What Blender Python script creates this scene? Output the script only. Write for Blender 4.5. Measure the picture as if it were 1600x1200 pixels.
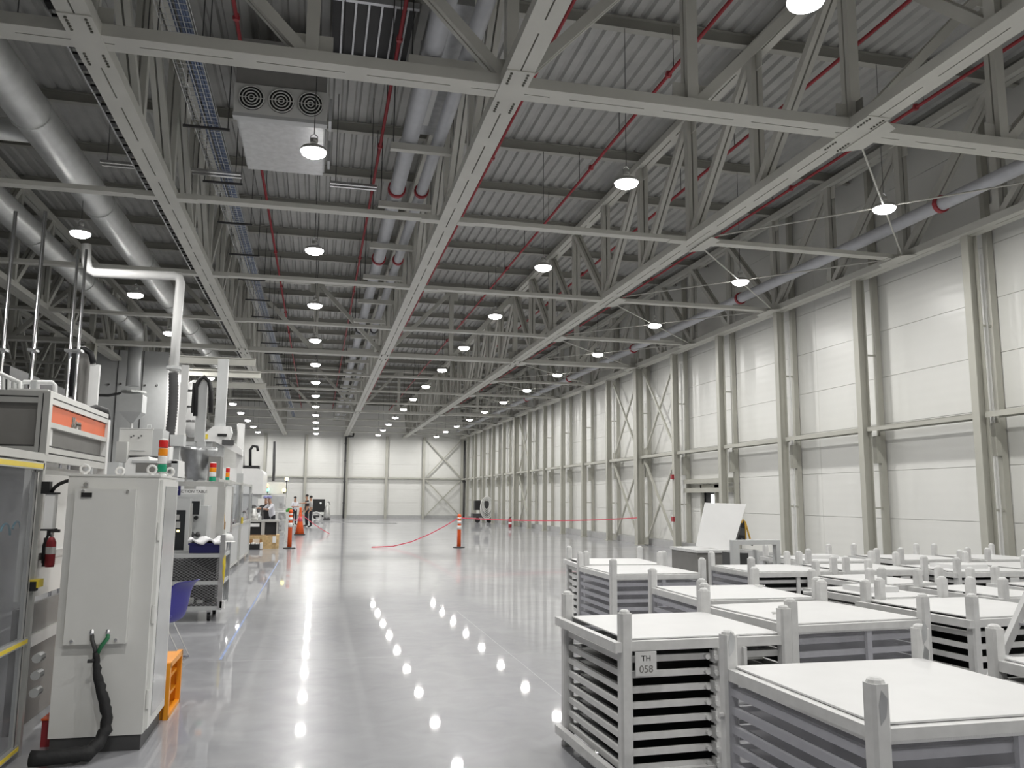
import bpy, math, random
import numpy as np
from mathutils import Vector, Matrix
random.seed(7)
for o in list(bpy.data.objects): bpy.data.objects.remove(o)
SC = bpy.context.scene
COL = SC.collection
# ---------------------------------------------------------------- camera
YAW, PITCH, ROLL, FPX, CZ = .228848, .138178, .008162, 1292.44, 1.65
def cam_axes():
    cy, sy, cp, sp = math.cos(YAW), math.sin(YAW), math.cos(PITCH), math.sin(PITCH)
    f = Vector((sy*cp, cy*cp, sp)); r = Vector((cy, -sy, 0)); u = r.cross(f)
    cr, sr = math.cos(ROLL), math.sin(ROLL)
    return r*cr+u*sr, u*cr-r*sr, f
CR, CU, CF = cam_axes()
CAM = Vector((0, 0, CZ))
cd = bpy.data.cameras.new('camera'); cam = bpy.data.objects.new('camera', cd); COL.objects.link(cam)
cd.sensor_width = 36; cd.lens = FPX/1600*36; cd.clip_start = .05; cd.clip_end = 400
m = Matrix.Identity(4)
for i in range(3):
    m[i][0] = CR[i]; m[i][1] = CU[i]; m[i][2] = -CF[i]; m[i][3] = CAM[i]
cam.matrix_world = m
SC.camera = cam
def ray(x, y): return CR*((x-800)/FPX) - CU*((y-600)/FPX) + CF
def on(ax, v, x, y):
    d = ray(x, y); return CAM + d*((v-CAM[ax])/d[ax])
def onX(x, y, X): return on(0, X, x, y)
def onY(x, y, Y): return on(1, Y, x, y)
def onZ(x, y, Z=0): return on(2, Z, x, y)
# ---------------------------------------------------------------- world, exposure, lamps' strength
w = bpy.data.worlds.new('world'); SC.world = w; w.use_nodes = True
w.node_tree.nodes['Background'].inputs[0].default_value = (.8, .85, .9, 1)
w.node_tree.nodes['Background'].inputs[1].default_value = .02
SC.view_settings.view_transform = 'Standard'
SC.view_settings.look = 'None'
SC.view_settings.gamma = 1
SC.view_settings.use_curve_mapping = False
SC.view_settings.exposure = 0.33
LAMP_W = 80.0
LAMP_COL = (1.0, .985, .95)
LAMP_ROWS = (-4.62, -.24, 4.60, 9.30)
LAMP_YS = [11.85+5*k for k in range(-3, 12)]
LAMP_Z = 6.62
# ---------------------------------------------------------------- materials
def mat(name, col, rough=.5, metal=0., var=.06, scale=6., bump=0., bscale=80., spec=.5, emit=None, es=0., alpha=None, coat=0.):
    mm = bpy.data.materials.new(name); mm.use_nodes = True
    nt = mm.node_tree; b = nt.nodes['Principled BSDF']
    b.inputs['Roughness'].default_value = rough; b.inputs['Metallic'].default_value = metal
    b.inputs['Specular IOR Level'].default_value = spec
    b.inputs['Coat Weight'].default_value = coat
    c = (*col, 1)
    if var > 0:
        tc = nt.nodes.new('ShaderNodeTexCoord'); n = nt.nodes.new('ShaderNodeTexNoise')
        n.inputs['Scale'].default_value = scale; n.inputs['Detail'].default_value = 4
        nt.links.new(tc.outputs['Object'], n.inputs['Vector'])
        r = nt.nodes.new('ShaderNodeValToRGB')
        r.color_ramp.elements[0].position = .3; r.color_ramp.elements[1].position = .7
        r.color_ramp.elements[0].color = (*[max(0, k*(1-var)) for k in col], 1)
        r.color_ramp.elements[1].color = (*[min(1, k*(1+var)) for k in col], 1)
        nt.links.new(n.outputs['Fac'], r.inputs['Fac']); nt.links.new(r.outputs['Color'], b.inputs['Base Color'])
    else:
        b.inputs['Base Color'].default_value = c
    if bump > 0:
        tc = nt.nodes.new('ShaderNodeTexCoord'); n = nt.nodes.new('ShaderNodeTexNoise')
        n.inputs['Scale'].default_value = bscale
        nt.links.new(tc.outputs['Object'], n.inputs['Vector'])
        bp = nt.nodes.new('ShaderNodeBump'); bp.inputs['Strength'].default_value = bump; bp.inputs['Distance'].default_value = .01
        nt.links.new(n.outputs['Fac'], bp.inputs['Height']); nt.links.new(bp.outputs['Normal'], b.inputs['Normal'])
    if emit:
        b.inputs['Emission Color'].default_value = (*emit, 1); b.inputs['Emission Strength'].default_value = es
    if alpha is not None:
        b.inputs['Alpha'].default_value = alpha
    return mm
M = dict(
 steel=mat('beige_steel_paint', (.55, .545, .50), .45, var=.05, scale=2),
 purlin=mat('purlin_paint', (.38, .375, .34), .5, var=.05, scale=2),
 column=mat('column_paint', (.45, .445, .395), .4, var=.05, scale=2),
 deck=mat('galvanised_deck', (.42, .42, .405), .5, .1, var=.08, scale=3),
 galv=mat('galvanised_steel', (.55, .56, .57), .32, .85, var=.1, scale=9),
 chrome=mat('bright_metal', (.75, .75, .76), .2, 1., var=0),
 pipe=mat('grey_pipe_jacket', (.50, .51, .54), .45, .1, var=.05),
 duct=mat('duct_metal', (.62, .63, .62), .35, .5, var=.08, scale=4),
 red=mat('red_paint', (.35, .035, .045), .45, var=.1),
 wall=mat('white_wall_panel', (.78, .78, .75), .32, var=.015, scale=1.5),
 curb=mat('grey_curb', (.45, .45, .45), .5, var=.05),
 white=mat('white_paint', (.80, .80, .79), .4, var=.02),
 rack=mat('rack_white_paint', (.66, .66, .655), .42, var=.07, scale=14),
 sheet=mat('white_sheet', (.70, .70, .70), .4, var=.02, scale=5),
 cab=mat('cabinet_grey', (.72, .72, .70), .45, var=.02, bump=.05, bscale=300),
 machine=mat('machine_grey', (.52, .53, .53), .45, var=.03),
 machine_w=mat('machine_white', (.80, .80, .79), .35, var=.02),
 alu=mat('aluminium_profile', (.62, .62, .60), .35, .6, var=.05),
 gloss_shade=mat('shaded_gloss_grey', (.34, .35, .355), .14, var=.04, scale=2),  # glossy grey, darkened to carry the shading of the cabinet's side
 joint=mat('floor_joint', (.42, .42, .43), .5, var=.1),
 greypanel=mat('grey_panel', (.20, .195, .185), .5, var=.06),
 orange=mat('orange_panel', (.76, .125, .018), .45, var=.04),
 orange2=mat('safety_orange', (.85, .12, .02), .5, var=.06),
 crate=mat('orange_yellow_plastic', (.85, .33, .015), .4, var=.03),
 black=mat('black', (.012, .012, .013), .5, var=.1),
 rubber=mat('dark_rubber', (.014, .014, .015), .7, var=.15, bump=.3, bscale=40),
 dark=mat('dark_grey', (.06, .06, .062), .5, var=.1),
 screen=mat('dark_screen', (.015, .017, .02), .15, var=.05),
 navy=mat('navy_plastic', (.012, .012, .10), .4, var=.1),
 blue=mat('blue_plastic', (.035, .03, .28), .35, var=.05),
 bluecable=mat('blue_cable', (.13, .17, .27), .5, var=.3, scale=30),
 greencable=mat('green_sleeve', (.03, .18, .08), .5, var=.1),
 yellow=mat('yellow', (.75, .58, .05), .45, var=.05),
 yellow2=mat('mustard_yellow', (.60, .36, .05), .6, var=.15, scale=20),
 wood=mat('plywood', (.62, .44, .22), .6, var=.18, scale=12),
 wood_d=mat('brown_board', (.36, .22, .10), .65, var=.2, scale=14),
 paper=mat('paper', (.85, .85, .84), .6, var=.02),
 cloth=mat('white_cloth', (.85, .85, .86), .8, var=.03, bump=.4, bscale=12),
 pink=mat('pink_red_tape', (.80, .12, .17), .4, var=.1),
 bluetape=mat('blue_tape', (.24, .32, .55), .4, var=.2),
 green=mat('green_plastic', (.05, .30, .03), .45, var=.05),
 tealhose=mat('teal_hose', (.03, .30, .42), .3, var=.1),
 skin=mat('skin', (.42, .24, .16), .5, var=.05),
 hair=mat('dark_hair', (.02, .017, .015), .6, var=.1),
 shirt_w=mat('white_shirt', (.75, .75, .80), .7, var=.03),
 shirt_g=mat('grey_shirt', (.50, .48, .47), .7, var=.03),
 shirt_d=mat('dark_shirt', (.03, .027, .03), .7, var=.1),
 trousers=mat('dark_trousers', (.018, .018, .024), .7, var=.1),
 cap=mat('lilac_cap', (.30, .30, .55), .7, var=.05),
 shoe=mat('shoe', (.02, .02, .02), .5, var=.1),
 lampred=mat('lamp_red', (.65, .02, .02), .25, var=.05),
 lampamber=mat('lamp_amber', (.90, .30, .01), .25, var=.05),
 lampclear=mat('lamp_clear', (.80, .80, .80), .2, var=.02),
 lampgreen=mat('lamp_green', (.01, .30, .16), .25, var=.05),
 glow_o=mat('lit_orange', (.9, .3, .1), .3, var=0, emit=(1, .35, .15), es=3),
 glow_g=mat('lit_green', (.1, .8, .5), .3, var=0, emit=(.25, 1, .6), es=2.2),
 glow_y=mat('lit_yellow', (.9, .8, .3), .3, var=0, emit=(1, .85, .3), es=2.5),
 lens=mat('lamp_lens', (1, 1, 1), .3, var=0, emit=LAMP_COL, es=28.),
 sky=mat('lit_pane', (1, 1, 1), .3, var=0, emit=(.95, .98, 1), es=1.6),
 logo=mat('emblem_grey', (.22, .19, .16), .4, .3, var=.3, scale=40),
 logo_w=mat('emblem_white', (.8, .75, .72), .4, var=.05),
 bolt=mat('dark_bolt', (.12, .12, .10), .4, .6, var=.1),
)
def clear_mat(name, tint, fac, rough):
    mm = bpy.data.materials.new(name); mm.use_nodes = True; nt = mm.node_tree
    nt.nodes.remove(nt.nodes['Principled BSDF']); out = nt.nodes['Material Output']
    tr = nt.nodes.new('ShaderNodeBsdfTransparent'); tr.inputs[0].default_value = (*tint, 1)
    pb = nt.nodes.new('ShaderNodeBsdfPrincipled'); pb.inputs['Base Color'].default_value = (.6, .6, .64, 1); pb.inputs['Roughness'].default_value = rough
    mx = nt.nodes.new('ShaderNodeMixShader')
    tc = nt.nodes.new('ShaderNodeTexCoord'); n = nt.nodes.new('ShaderNodeTexNoise'); n.inputs['Scale'].default_value = 5; n.inputs['Detail'].default_value = 5
    nt.links.new(tc.outputs['Object'], n.inputs['Vector'])
    mr = nt.nodes.new('ShaderNodeMapRange'); mr.inputs['From Min'].default_value = .3; mr.inputs['From Max'].default_value = .7
    mr.inputs['To Min'].default_value = fac*.7; mr.inputs['To Max'].default_value = fac*1.35
    nt.links.new(n.outputs['Fac'], mr.inputs['Value']); nt.links.new(mr.outputs['Result'], mx.inputs['Fac'])
    nt.links.new(tr.outputs[0], mx.inputs[1]); nt.links.new(pb.outputs[0], mx.inputs[2]); nt.links.new(mx.outputs[0], out.inputs['Surface'])
    return mm
M['clear'] = clear_mat('hazy_clear_plastic', (.93, .93, .95), .15, .2)
M['glass'] = clear_mat('guard_glass', (.9, .91, .92), .10, .05)
def floor_mat():
    mm = bpy.data.materials.new('polished_concrete'); mm.use_nodes = True; nt = mm.node_tree; b = nt.nodes['Principled BSDF']
    tc = nt.nodes.new('ShaderNodeTexCoord')
    n = nt.nodes.new('ShaderNodeTexNoise'); n.inputs['Scale'].default_value = .5; n.inputs['Detail'].default_value = 3; n.inputs['Distortion'].default_value = .8
    n2 = nt.nodes.new('ShaderNodeTexNoise'); n2.inputs['Scale'].default_value = 3; n2.inputs['Detail'].default_value = 3; n2.inputs['Distortion'].default_value = 1.2
    nt.links.new(tc.outputs['Object'], n.inputs['Vector']); nt.links.new(tc.outputs['Object'], n2.inputs['Vector'])
    ad = nt.nodes.new('ShaderNodeMath'); ad.operation = 'MULTIPLY_ADD'; ad.inputs[1].default_value = .6
    nt.links.new(n2.outputs['Fac'], ad.inputs[0]); nt.links.new(n.outputs['Fac'], ad.inputs[2])
    r = nt.nodes.new('ShaderNodeValToRGB'); r.color_ramp.elements[0].position = .35; r.color_ramp.elements[1].position = 1.0
    r.color_ramp.elements[0].color = (.235, .237, .255, 1); r.color_ramp.elements[1].color = (.375, .378, .40, 1)
    nt.links.new(ad.outputs[0], r.inputs['Fac']); nt.links.new(r.outputs['Color'], b.inputs['Base Color'])
    b.inputs['Roughness'].default_value = .3
    b.inputs['Specular IOR Level'].default_value = .15
    b.inputs['Coat Weight'].default_value = .6; b.inputs['Coat Roughness'].default_value = .028
    return mm
M['floor'] = floor_mat()
def ribbed_wall():
    mm = M['wall']; nt = mm.node_tree; b = nt.nodes['Principled BSDF']
    tc = nt.nodes.new('ShaderNodeTexCoord'); wv = nt.nodes.new('ShaderNodeTexWave')
    wv.wave_type = 'BANDS'; wv.bands_direction = 'Z'; wv.inputs['Scale'].default_value = 1.6
    nt.links.new(tc.outputs['Object'], wv.inputs['Vector'])
    bp = nt.nodes.new('ShaderNodeBump'); bp.inputs['Strength'].default_value = .12; bp.inputs['Distance'].default_value = .01
    nt.links.new(wv.outputs['Fac'], bp.inputs['Height']); nt.links.new(bp.outputs['Normal'], b.inputs['Normal'])
ribbed_wall()
# ---------------------------------------------------------------- mesh helpers
class MB:
    def __init__(s): s.v = []; s.f = []
    def add(s, v, f):
        k = len(s.v); s.v += [tuple(p) for p in v]; s.f += [tuple(i+k for i in q) for q in f]; return s
    def box(s, x0, x1, y0, y1, z0, z1):
        x0, x1 = min(x0, x1), max(x0, x1); y0, y1 = min(y0, y1), max(y0, y1); z0, z1 = min(z0, z1), max(z0, z1)
        return s.add([(x0,y0,z0),(x1,y0,z0),(x1,y1,z0),(x0,y1,z0),(x0,y0,z1),(x1,y0,z1),(x1,y1,z1),(x0,y1,z1)],
                     [(0,3,2,1),(4,5,6,7),(0,1,5,4),(1,2,6,5),(2,3,7,6),(3,0,4,7)])
    def bar(s, p, q, w, h, side=None, off=0.):
        p = Vector(p); q = Vector(q); d = (q-p).normalized()
        a = Vector(side) if side else (Vector((0,0,1)) if abs(d.z) < .9 else Vector((0,1,0))).cross(d)
        a = (a-d*a.dot(d)).normalized(); b = d.cross(a)
        p = p+a*off; q = q+a*off
        c = [(-w/2,-h/2),(w/2,-h/2),(w/2,h/2),(-w/2,h/2)]
        return s.add([p+a*i+b*j for i, j in c]+[q+a*i+b*j for i, j in c],
                     [(3,2,1,0),(4,5,6,7),(0,1,5,4),(1,2,6,5),(2,3,7,6),(3,0,4,7)])
    def bar2(s, p, q, w, h, gap, side=None):      # two members side by side with an open gap
        o = (w+gap)/4; ww = (w-gap)/2
        s.bar(p, q, ww, h, side, -o); return s.bar(p, q, ww, h, side, o)
    def tube(s, pts, r, n=10, cap=True, closed=False):
        pts = [Vector(p) for p in pts]; k = len(s.v); N = len(pts); rr = r if isinstance(r, (list, tuple)) else [r]*N
        ref = None
        for i, p in enumerate(pts):
            if closed: d = pts[(i+1) % N]-pts[i-1]
            else: d = pts[min(i+1, N-1)]-pts[max(i-1, 0)]
            d.normalize()
            if ref is None: ref = (Vector((0,0,1)) if abs(d.z) < .9 else Vector((1,0,0))).cross(d).normalized()
            else:
                ref = ref-d*ref.dot(d)
                ref.normalize()
            b = d.cross(ref)
            for j in range(n):
                t = 2*math.pi*j/n; s.v.append(tuple(p+(ref*math.cos(t)+b*math.sin(t))*rr[i]))
        for i in range(N if closed else N-1):
            i2 = (i+1) % N
            for j in range(n):
                j2 = (j+1) % n; s.f.append((k+i*n+j, k+i*n+j2, k+i2*n+j2, k+i2*n+j))
        if cap and not closed:
            s.f.append(tuple(k+j for j in reversed(range(n)))); s.f.append(tuple(k+(N-1)*n+j for j in range(n)))
        return s
    def lathe(s, prof, n=16, c=(0,0,0), axis='z'):
        k = len(s.v)
        for r, z in prof:
            for j in range(n):
                t = 2*math.pi*j/n; a, b = r*math.cos(t), r*math.sin(t)
                p = (a, b, z) if axis == 'z' else ((a, z, b) if axis == 'y' else (z, a, b))
                s.v.append((c[0]+p[0], c[1]+p[1], c[2]+p[2]))
        for i in range(len(prof)-1):
            for j in range(n):
                j2 = (j+1) % n; s.f.append((k+i*n+j, k+i*n+j2, k+(i+1)*n+j2, k+(i+1)*n+j))
        s.f.append(tuple(k+j for j in reversed(range(n)))); s.f.append(tuple(k+(len(prof)-1)*n+j for j in range(n)))
        return s
    def prism(s, poly, off):                       # planar polygon (3d points) extruded by off
        k = len(s.v); n = len(poly); off = Vector(off)
        s.v += [tuple(p) for p in poly]+[tuple(Vector(p)+off) for p in poly]
        s.f.append(tuple(k+i for i in reversed(range(n)))); s.f.append(tuple(k+n+i for i in range(n)))
        for i in range(n):
            j = (i+1) % n; s.f.append((k+i, k+j, k+n+j, k+n+i))
        return s
    def rot(s, a, c=(0,0), k0=0):
        ca, sa = math.cos(a), math.sin(a)
        for i in range(k0, len(s.v)):
            x, y, z = s.v[i]; x -= c[0]; y -= c[1]; s.v[i] = (c[0]+x*ca-y*sa, c[1]+x*sa+y*ca, z)
        return s
    def mesh(s, name, m, smooth=False):
        me = bpy.data.meshes.new(name); me.from_pydata(s.v, [], s.f); me.update()
        if smooth:
            for p in me.polygons: p.use_smooth = len(p.vertices) == 4
        me.materials.append(M[m] if isinstance(m, str) else m); return me
    def build(s, name, m, parent=None, smooth=False, **k):
        return put(name, s.mesh(name, m, smooth), parent, **k)
def put(name, me, parent=None, loc=None, rz=0., label=None, cat=None, group=None, kind=None):
    o = bpy.data.objects.new(name, me); COL.objects.link(o)
    if parent is not None:
        o.parent = parent; o.matrix_parent_inverse = INV.get(parent.name, Matrix.Identity(4))
    if loc is not None: o.location = loc
    if rz: o.rotation_euler = (0, 0, rz)
    return tag(o, label, cat, group, kind)
INV = {}
def tag(o, label=None, cat=None, group=None, kind=None):
    for k, v in (('label', label), ('category', cat), ('group', group), ('kind', kind)):
        if v: o[k] = v
    return o
def thing(name, label, cat, loc=(0,0,0), rz=0., group=None, local=False):
    # an Empty at the thing's base; parts are given in world coordinates unless local
    o = bpy.data.objects.new(name, None); COL.objects.link(o); o.empty_display_size = .1
    o.location = loc; o.rotation_euler = (0, 0, rz)
    if local: INV[o.name] = Matrix.Identity(4)
    else: INV[o.name] = (Matrix.Translation(Vector(loc)) @ Matrix.Rotation(rz, 4, 'Z')).inverted()
    return tag(o, label, cat, group)
def struct(name, mb, m, parent=None, smooth=False, label=None):
    return mb.build(name, m, parent, smooth, kind=None if parent else 'structure', label=label)
def copy_tree(o, parent=None):
    c = o.copy(); COL.objects.link(c)
    if parent is not None: c.parent = parent; c.matrix_parent_inverse = o.matrix_parent_inverse.copy()
    INV[c.name] = INV.get(o.name, Matrix.Identity(4)).copy()
    for ch in list(o.children): copy_tree(ch, c)
    return c
def arc(c, r, a0, a1, n, u, v):
    c, u, v = Vector(c), Vector(u), Vector(v)
    return [c+u*(r*math.cos(a0+(a1-a0)*i/n))+v*(r*math.sin(a0+(a1-a0)*i/n)) for i in range(n+1)]
def text_part(body, size, extr, m, parent, mw, name='lettering', align='CENTER'):
    cu = bpy.data.curves.new('t', 'FONT'); cu.body = body; cu.size = size; cu.extrude = extr; cu.align_x = align; cu.align_y = 'CENTER'
    to = bpy.data.objects.new('t', cu); COL.objects.link(to)
    dg = bpy.context.evaluated_depsgraph_get(); me = bpy.data.meshes.new_from_object(to.evaluated_get(dg))
    bpy.data.objects.remove(to); bpy.data.curves.remove(cu)
    me.transform(mw); me.materials.clear(); me.materials.append(M[m])
    return put(name, me, parent)
# ================================================================ the setting
X0, X1, Y0, Y1, H, ZT, ZR = -27., 12.3, -12., 69.6, 6.7, 9.2, 9.5
XC = [-12.26, -7.46, -2.66, 2.14, 6.95, 11.75]          # truss lines
YM = [-10.6, 9.4, 29.4, 49.4, 69.4]                     # main cross trusses
FL_ = struct('floor', MB().box(X0, X1+.2, Y0, Y1+.2, -.2, 0), 'floor')
MB().box(-1.0, 3.2, 9.094, 9.106, 0, .0008).rot(-.045, (-.85, 9.15)).build('control_joint', 'joint', FL_)
MB().box(2.085, 2.093, 2, 12.5, 0, .0008).build('control_joint', 'joint', FL_)
# corrugated roof deck, ribs running away from the camera
mb = MB(); pr_ = []; x = X0
while x < X1+.3:
    pr_ += [(x, ZR), (x+.13, ZR), (x+.165, ZR+.055), (x+.225, ZR+.055)]; x += .26
n = len(pr_)
mb.v = [(a, Y0, b) for a, b in pr_]+[(a, Y1+.2, b) for a, b in pr_]
mb.f = [(i, i+1, n+i+1, n+i) for i in range(n-1)]
mb.box(X0, X1+.3, Y0, Y1+.2, ZR+.12, ZR+.2)
struct('ceiling', mb, 'deck')
def panel_wall(name, fix, lo, hi, seg, axis, sign, z0=.25, rows=9, skip=None):
    base = MB()
    if axis == 'x': base.box(fix+sign*.05, fix+sign*.25, lo, hi, 0, ZR+.2)
    else: base.box(lo, hi, fix+sign*.05, fix+sign*.25, 0, ZR+.2)
    if skip:
        base = MB()
        for a, b, c, d in [(lo, skip[0], 0, ZR+.2), (skip[1], hi, 0, ZR+.2), (skip[0], skip[1], skip[2], ZR+.2)]:
            base.box(fix+sign*.05, fix+sign*.25, a, b, c, d)
    w_ = struct(name, base, 'wall')
    dz = (ZR+.15-z0)/rows; k = round((hi-lo)/seg); sl = (hi-lo)/k
    for i in range(k):
        for j in range(rows):
            a, b, c, d = lo+i*sl+.004, lo+(i+1)*sl-.004, z0+j*dz+.004, z0+(j+1)*dz-.004
            segs = [(a, b, c, d)]
            if skip and a < skip[1] and b > skip[0] and c < skip[2]:
                segs = [(a, skip[0], c, d), (skip[1], b, c, d)]
                if d > skip[2]: segs.append((skip[0], skip[1], skip[2], d))
            for a, b, c, d in segs:
                if b-a < .01: continue
                q = MB()
                if axis == 'x': q.box(fix, fix+sign*.05, a, b, c, d)
                else: q.box(a, b, fix, fix+sign*.05, c, d)
                q.build('panel', 'wall', w_)
    return w_
DOOR = (24.15, 25.05, 2.05)
panel_wall('wall_right', X1, -12, 69.4, 10., 'x', 1, skip=DOOR)
panel_wall('wall_back', 69.4, -27, 12.3, 3.22, 'y', 1, rows=9)
struct('wall_left', MB().box(X0-.2, X0, Y0, Y1, 0, ZR+.2), 'machine')
struct('wall_front', MB().box(X0, X1+.2, Y0-.2, Y0, 0, ZR+.2), 'wall')
mb = MB(); mb.box(12.08, X1, Y0, DOOR[0], 0, .25); mb.box(12.08, X1, DOOR[1], 69.4, 0, .25)
struct('baseboard_right', mb, 'curb')
struct('baseboard_back', MB().box(X0, 12.08, 69.3, 69.4, 0, .25), 'curb')
# door in the right wall with its frame and two header beams
d = struct('door_1', MB().box(12.34, 12.4, DOOR[0], DOOR[1], 0, DOOR[2]), 'dark')
mb = MB(); mb.box(12.2, 12.34, DOOR[0]-.1, DOOR[0], 0, 2.15).box(12.2, 12.34, DOOR[1], DOOR[1]+.1, 0, 2.15).box(12.2, 12.34, DOOR[0]-.1, DOOR[1]+.1, DOOR[2], 2.15)
mb.build('door_frame', 'column', d)
MB().box(12.32, 12.34, 24.32, 24.62, 1.0, 1.85).build('window_pane', 'sky', d)
MB().box(12.28, 12.34, 24.22, 24.26, .95, 1.1).build('handle', 'chrome', d)
def h_beam(name, p, q, b, h, t, m, **k):              # I section along x or y, web upright
    mb = MB(); p = Vector(p); q = Vector(q); s_ = Vector((0,0,1)).cross(q-p).normalized()
    mb.bar(p+Vector((0,0,t/2)), q+Vector((0,0,t/2)), b, t, s_); mb.bar(p+Vector((0,0,h-t/2)), q+Vector((0,0,h-t/2)), b, t, s_)
    mb.bar(p+Vector((0,0,h/2)), q+Vector((0,0,h/2)), t, h-2*t, s_)
    return mb.build(name, m, **k)
CY = [9.4+10/3*k for k in range(-3, 19)]
for z, nm in ((2.27, 'upper of two'), (1.98, 'lower of two')):
    mb = MB().bar((12.1, 22.83, z), (12.1, 25.97, z), .2, .14)
    mb.build('door_header_beam', 'column', label=f'beige steel header beam above the wall door, {nm}', cat='beam')
# ---------------------------------------------------------------- wall columns
def w_col(x0, x1, hw, z0, z1):                        # H column, flanges facing the room
    mb = MB(); mb.box(x0, x0+.022, -hw, hw, z0, z1).box(x1-.022, x1, -hw, hw, z0, z1).box(x0+.022, x1-.022, -.008, .008, z0, z1)
    return mb
me_col = w_col(-.1, .12, .085, .02, H-.03).mesh('column_shaft', 'column')
me_colw = w_col(-.14, .16, .15, .02, H-.03).mesh('column_shaft', 'column')
me_base = MB().box(-.16, .16, -.14, .14, 0, .02).mesh('base_plate', 'column')
me_tie = MB().box(.12, .42, -.02, .02, 4.9, 4.94).box(.12, .42, -.02, .02, 1.5, 1.54).mesh('tie', 'column')
me_post = MB().box(.36, .49, -.055, .055, .25, ZR-.05).mesh('wall_post', 'column')
me_cond = MB().tube([(.27, 0, .26), (.27, 0, H-.4)], .03, 8).mesh('conduit', 'white')
me_box = MB().box(.24, .36, -.07, .07, 2.5, 3.1).mesh('junction_box', 'column')
for k, y in enumerate(CY):
    wide = abs((y-9.4) % 20) < .1
    if y > 69.3: continue
    t = thing('wall_column', 'wide beige steel wall column standing between two cross-braced bays' if wide else 'slim beige steel wall column standing before the white wall panels',
              'column', (11.78, y, 0), 0, 'wide braced wall columns' if wide else 'slim wall columns', local=True)
    put('shaft', me_colw if wide else me_col, t); put('base_plate', me_base, t); put('wall_post', me_post, t)
    put('tie', me_tie, t); put('junction_box', me_box, t)
    if k % 2 == 0: put('conduit', me_cond, t)
# mid rail between columns
for a, b in zip(CY[:-1], CY[1:]):
    if a < 5: continue
    mb = MB(); mb.bar((11.92, a+.12, 3.28), (11.92, b-.12, 3.28), .3, .02).bar((11.78, a+.12, 3.24), (11.78, b-.12, 3.24), .02, .1).bar((12.06, a+.12, 3.24), (12.06, b-.12, 3.24), .02, .1)
    mb.build('wall_rail', 'column', label='beige horizontal steel rail between two wall columns at mid height', cat='rail', group='mid-height wall rails')
# cross braces
def xbrace(y0, y1, z0, z1, X, nm):
    t = thing('cross_brace', f'crossed slim steel braces {nm}', 'brace', (X, (y0+y1)/2, z0))
    for a, b in (((X, y0, z0), (X, y1, z1)), ((X+.05, y1, z0), (X+.05, y0, z1))):
        MB().bar(a, b, .07, .07).build('brace_rod', 'column', t)
    for y in (y0, y1):
        for z in (z0, z1): MB().box(X-.01, X+.06, y-.12, y+.12, z-.12, z+.12).build('gusset', 'column', t)
for y0, nn in ((26.07, 'before the wide column nearer the door'), (29.4, 'past the wide column nearer the door'), (46.07, 'at the wide column by the hose cart')):
    xbrace(y0+.32, y0+3.01, .16, 3.1, 11.9, 'below the mid rail '+nn); xbrace(y0+.32, y0+3.01, 3.45, 6.45, 11.9, 'above the mid rail '+nn)
# back wall posts, rail and brace
BX = [-13.82, -10.6, -7.38, -4.16, -.94, 2.31, 5.53, 8.62, 11.85]
for i, x in enumerate(BX):
    if abs(x-2.31) < .01: pass
    mb = MB(); mb.box(x-.1, x+.1, 69.12, 69.14, 0, H).box(x-.1, x+.1, 69.32, 69.34, 0, H).box(x-.01, x+.01, 69.14, 69.32, 0, H)
    mb.build('wall_post', 'column', label='beige steel post against the white back wall', cat='column', group='posts of the back wall')
for a, b in zip(BX[:-1], BX[1:]):
    MB().bar((a+.11, 69.22, 3.28), (b-.11, 69.22, 3.28), .2, .1).build('wall_rail', 'column', label='beige horizontal steel rail along the back wall', cat='rail', group='back wall rails')
for z0, z1, nm in ((.2, 3.15, 'below the rail of the back wall'), (3.4, 6.5, 'above the rail of the back wall')):
    t = thing('cross_brace', f'crossed slim steel braces in the corner bay {nm}', 'brace', (10.2, 69.2, z0))
    MB().bar((8.8, 69.1, z0), (11.7, 69.1, z1), .09, .09).build('brace_rod', 'column', t)
    MB().bar((11.7, 69.04, z0), (8.8, 69.04, z1), .09, .09).build('brace_rod', 'column', t)
t = thing('drain_pipe', 'black drain pipe rising up the back wall', 'pipe', (2.2, 69, 0))
MB().tube([(2.16, 68.95, 0), (2.16, 68.95, 6.5)], .075, 10).build('riser', 'dark', t, True)
MB().tube([(2.16, 68.95, 6.5), (2.2, 68.9, 6.62), (2.5, 68.9, 6.62), (2.72, 68.9, 6.62), (2.75, 68.9, 6.9)], .08, 10).build('elbow', 'dark', t, True)
for z in (1.2, 2.9, 4.6, 6.0): MB().box(2.05, 2.27, 68.85, 69.1, z, z+.05).build('clamp', 'dark', t)
t = thing('drain_pipe', 'black drain pipe in the corner beside the braced bay', 'pipe', (12.0, 69, 0))
MB().tube([(12.02, 69.0, 0), (12.02, 69.0, 6.5)], .07, 10).build('riser', 'dark', t, True)
MB().box(11.9, 12.14, 68.9, 69.1, 3.0, 3.08).build('clamp', 'dark', t)
# inner row of main columns on the left
for y in (9.4, 29.4, 49.4):
    t = thing('hall_column', 'beige steel hall column rising behind the machines', 'column', (-7.46, y, 0), 0, 'inner hall columns', local=True)
    put('shaft', me_colw, t); put('base_plate', me_base, t)
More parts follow.
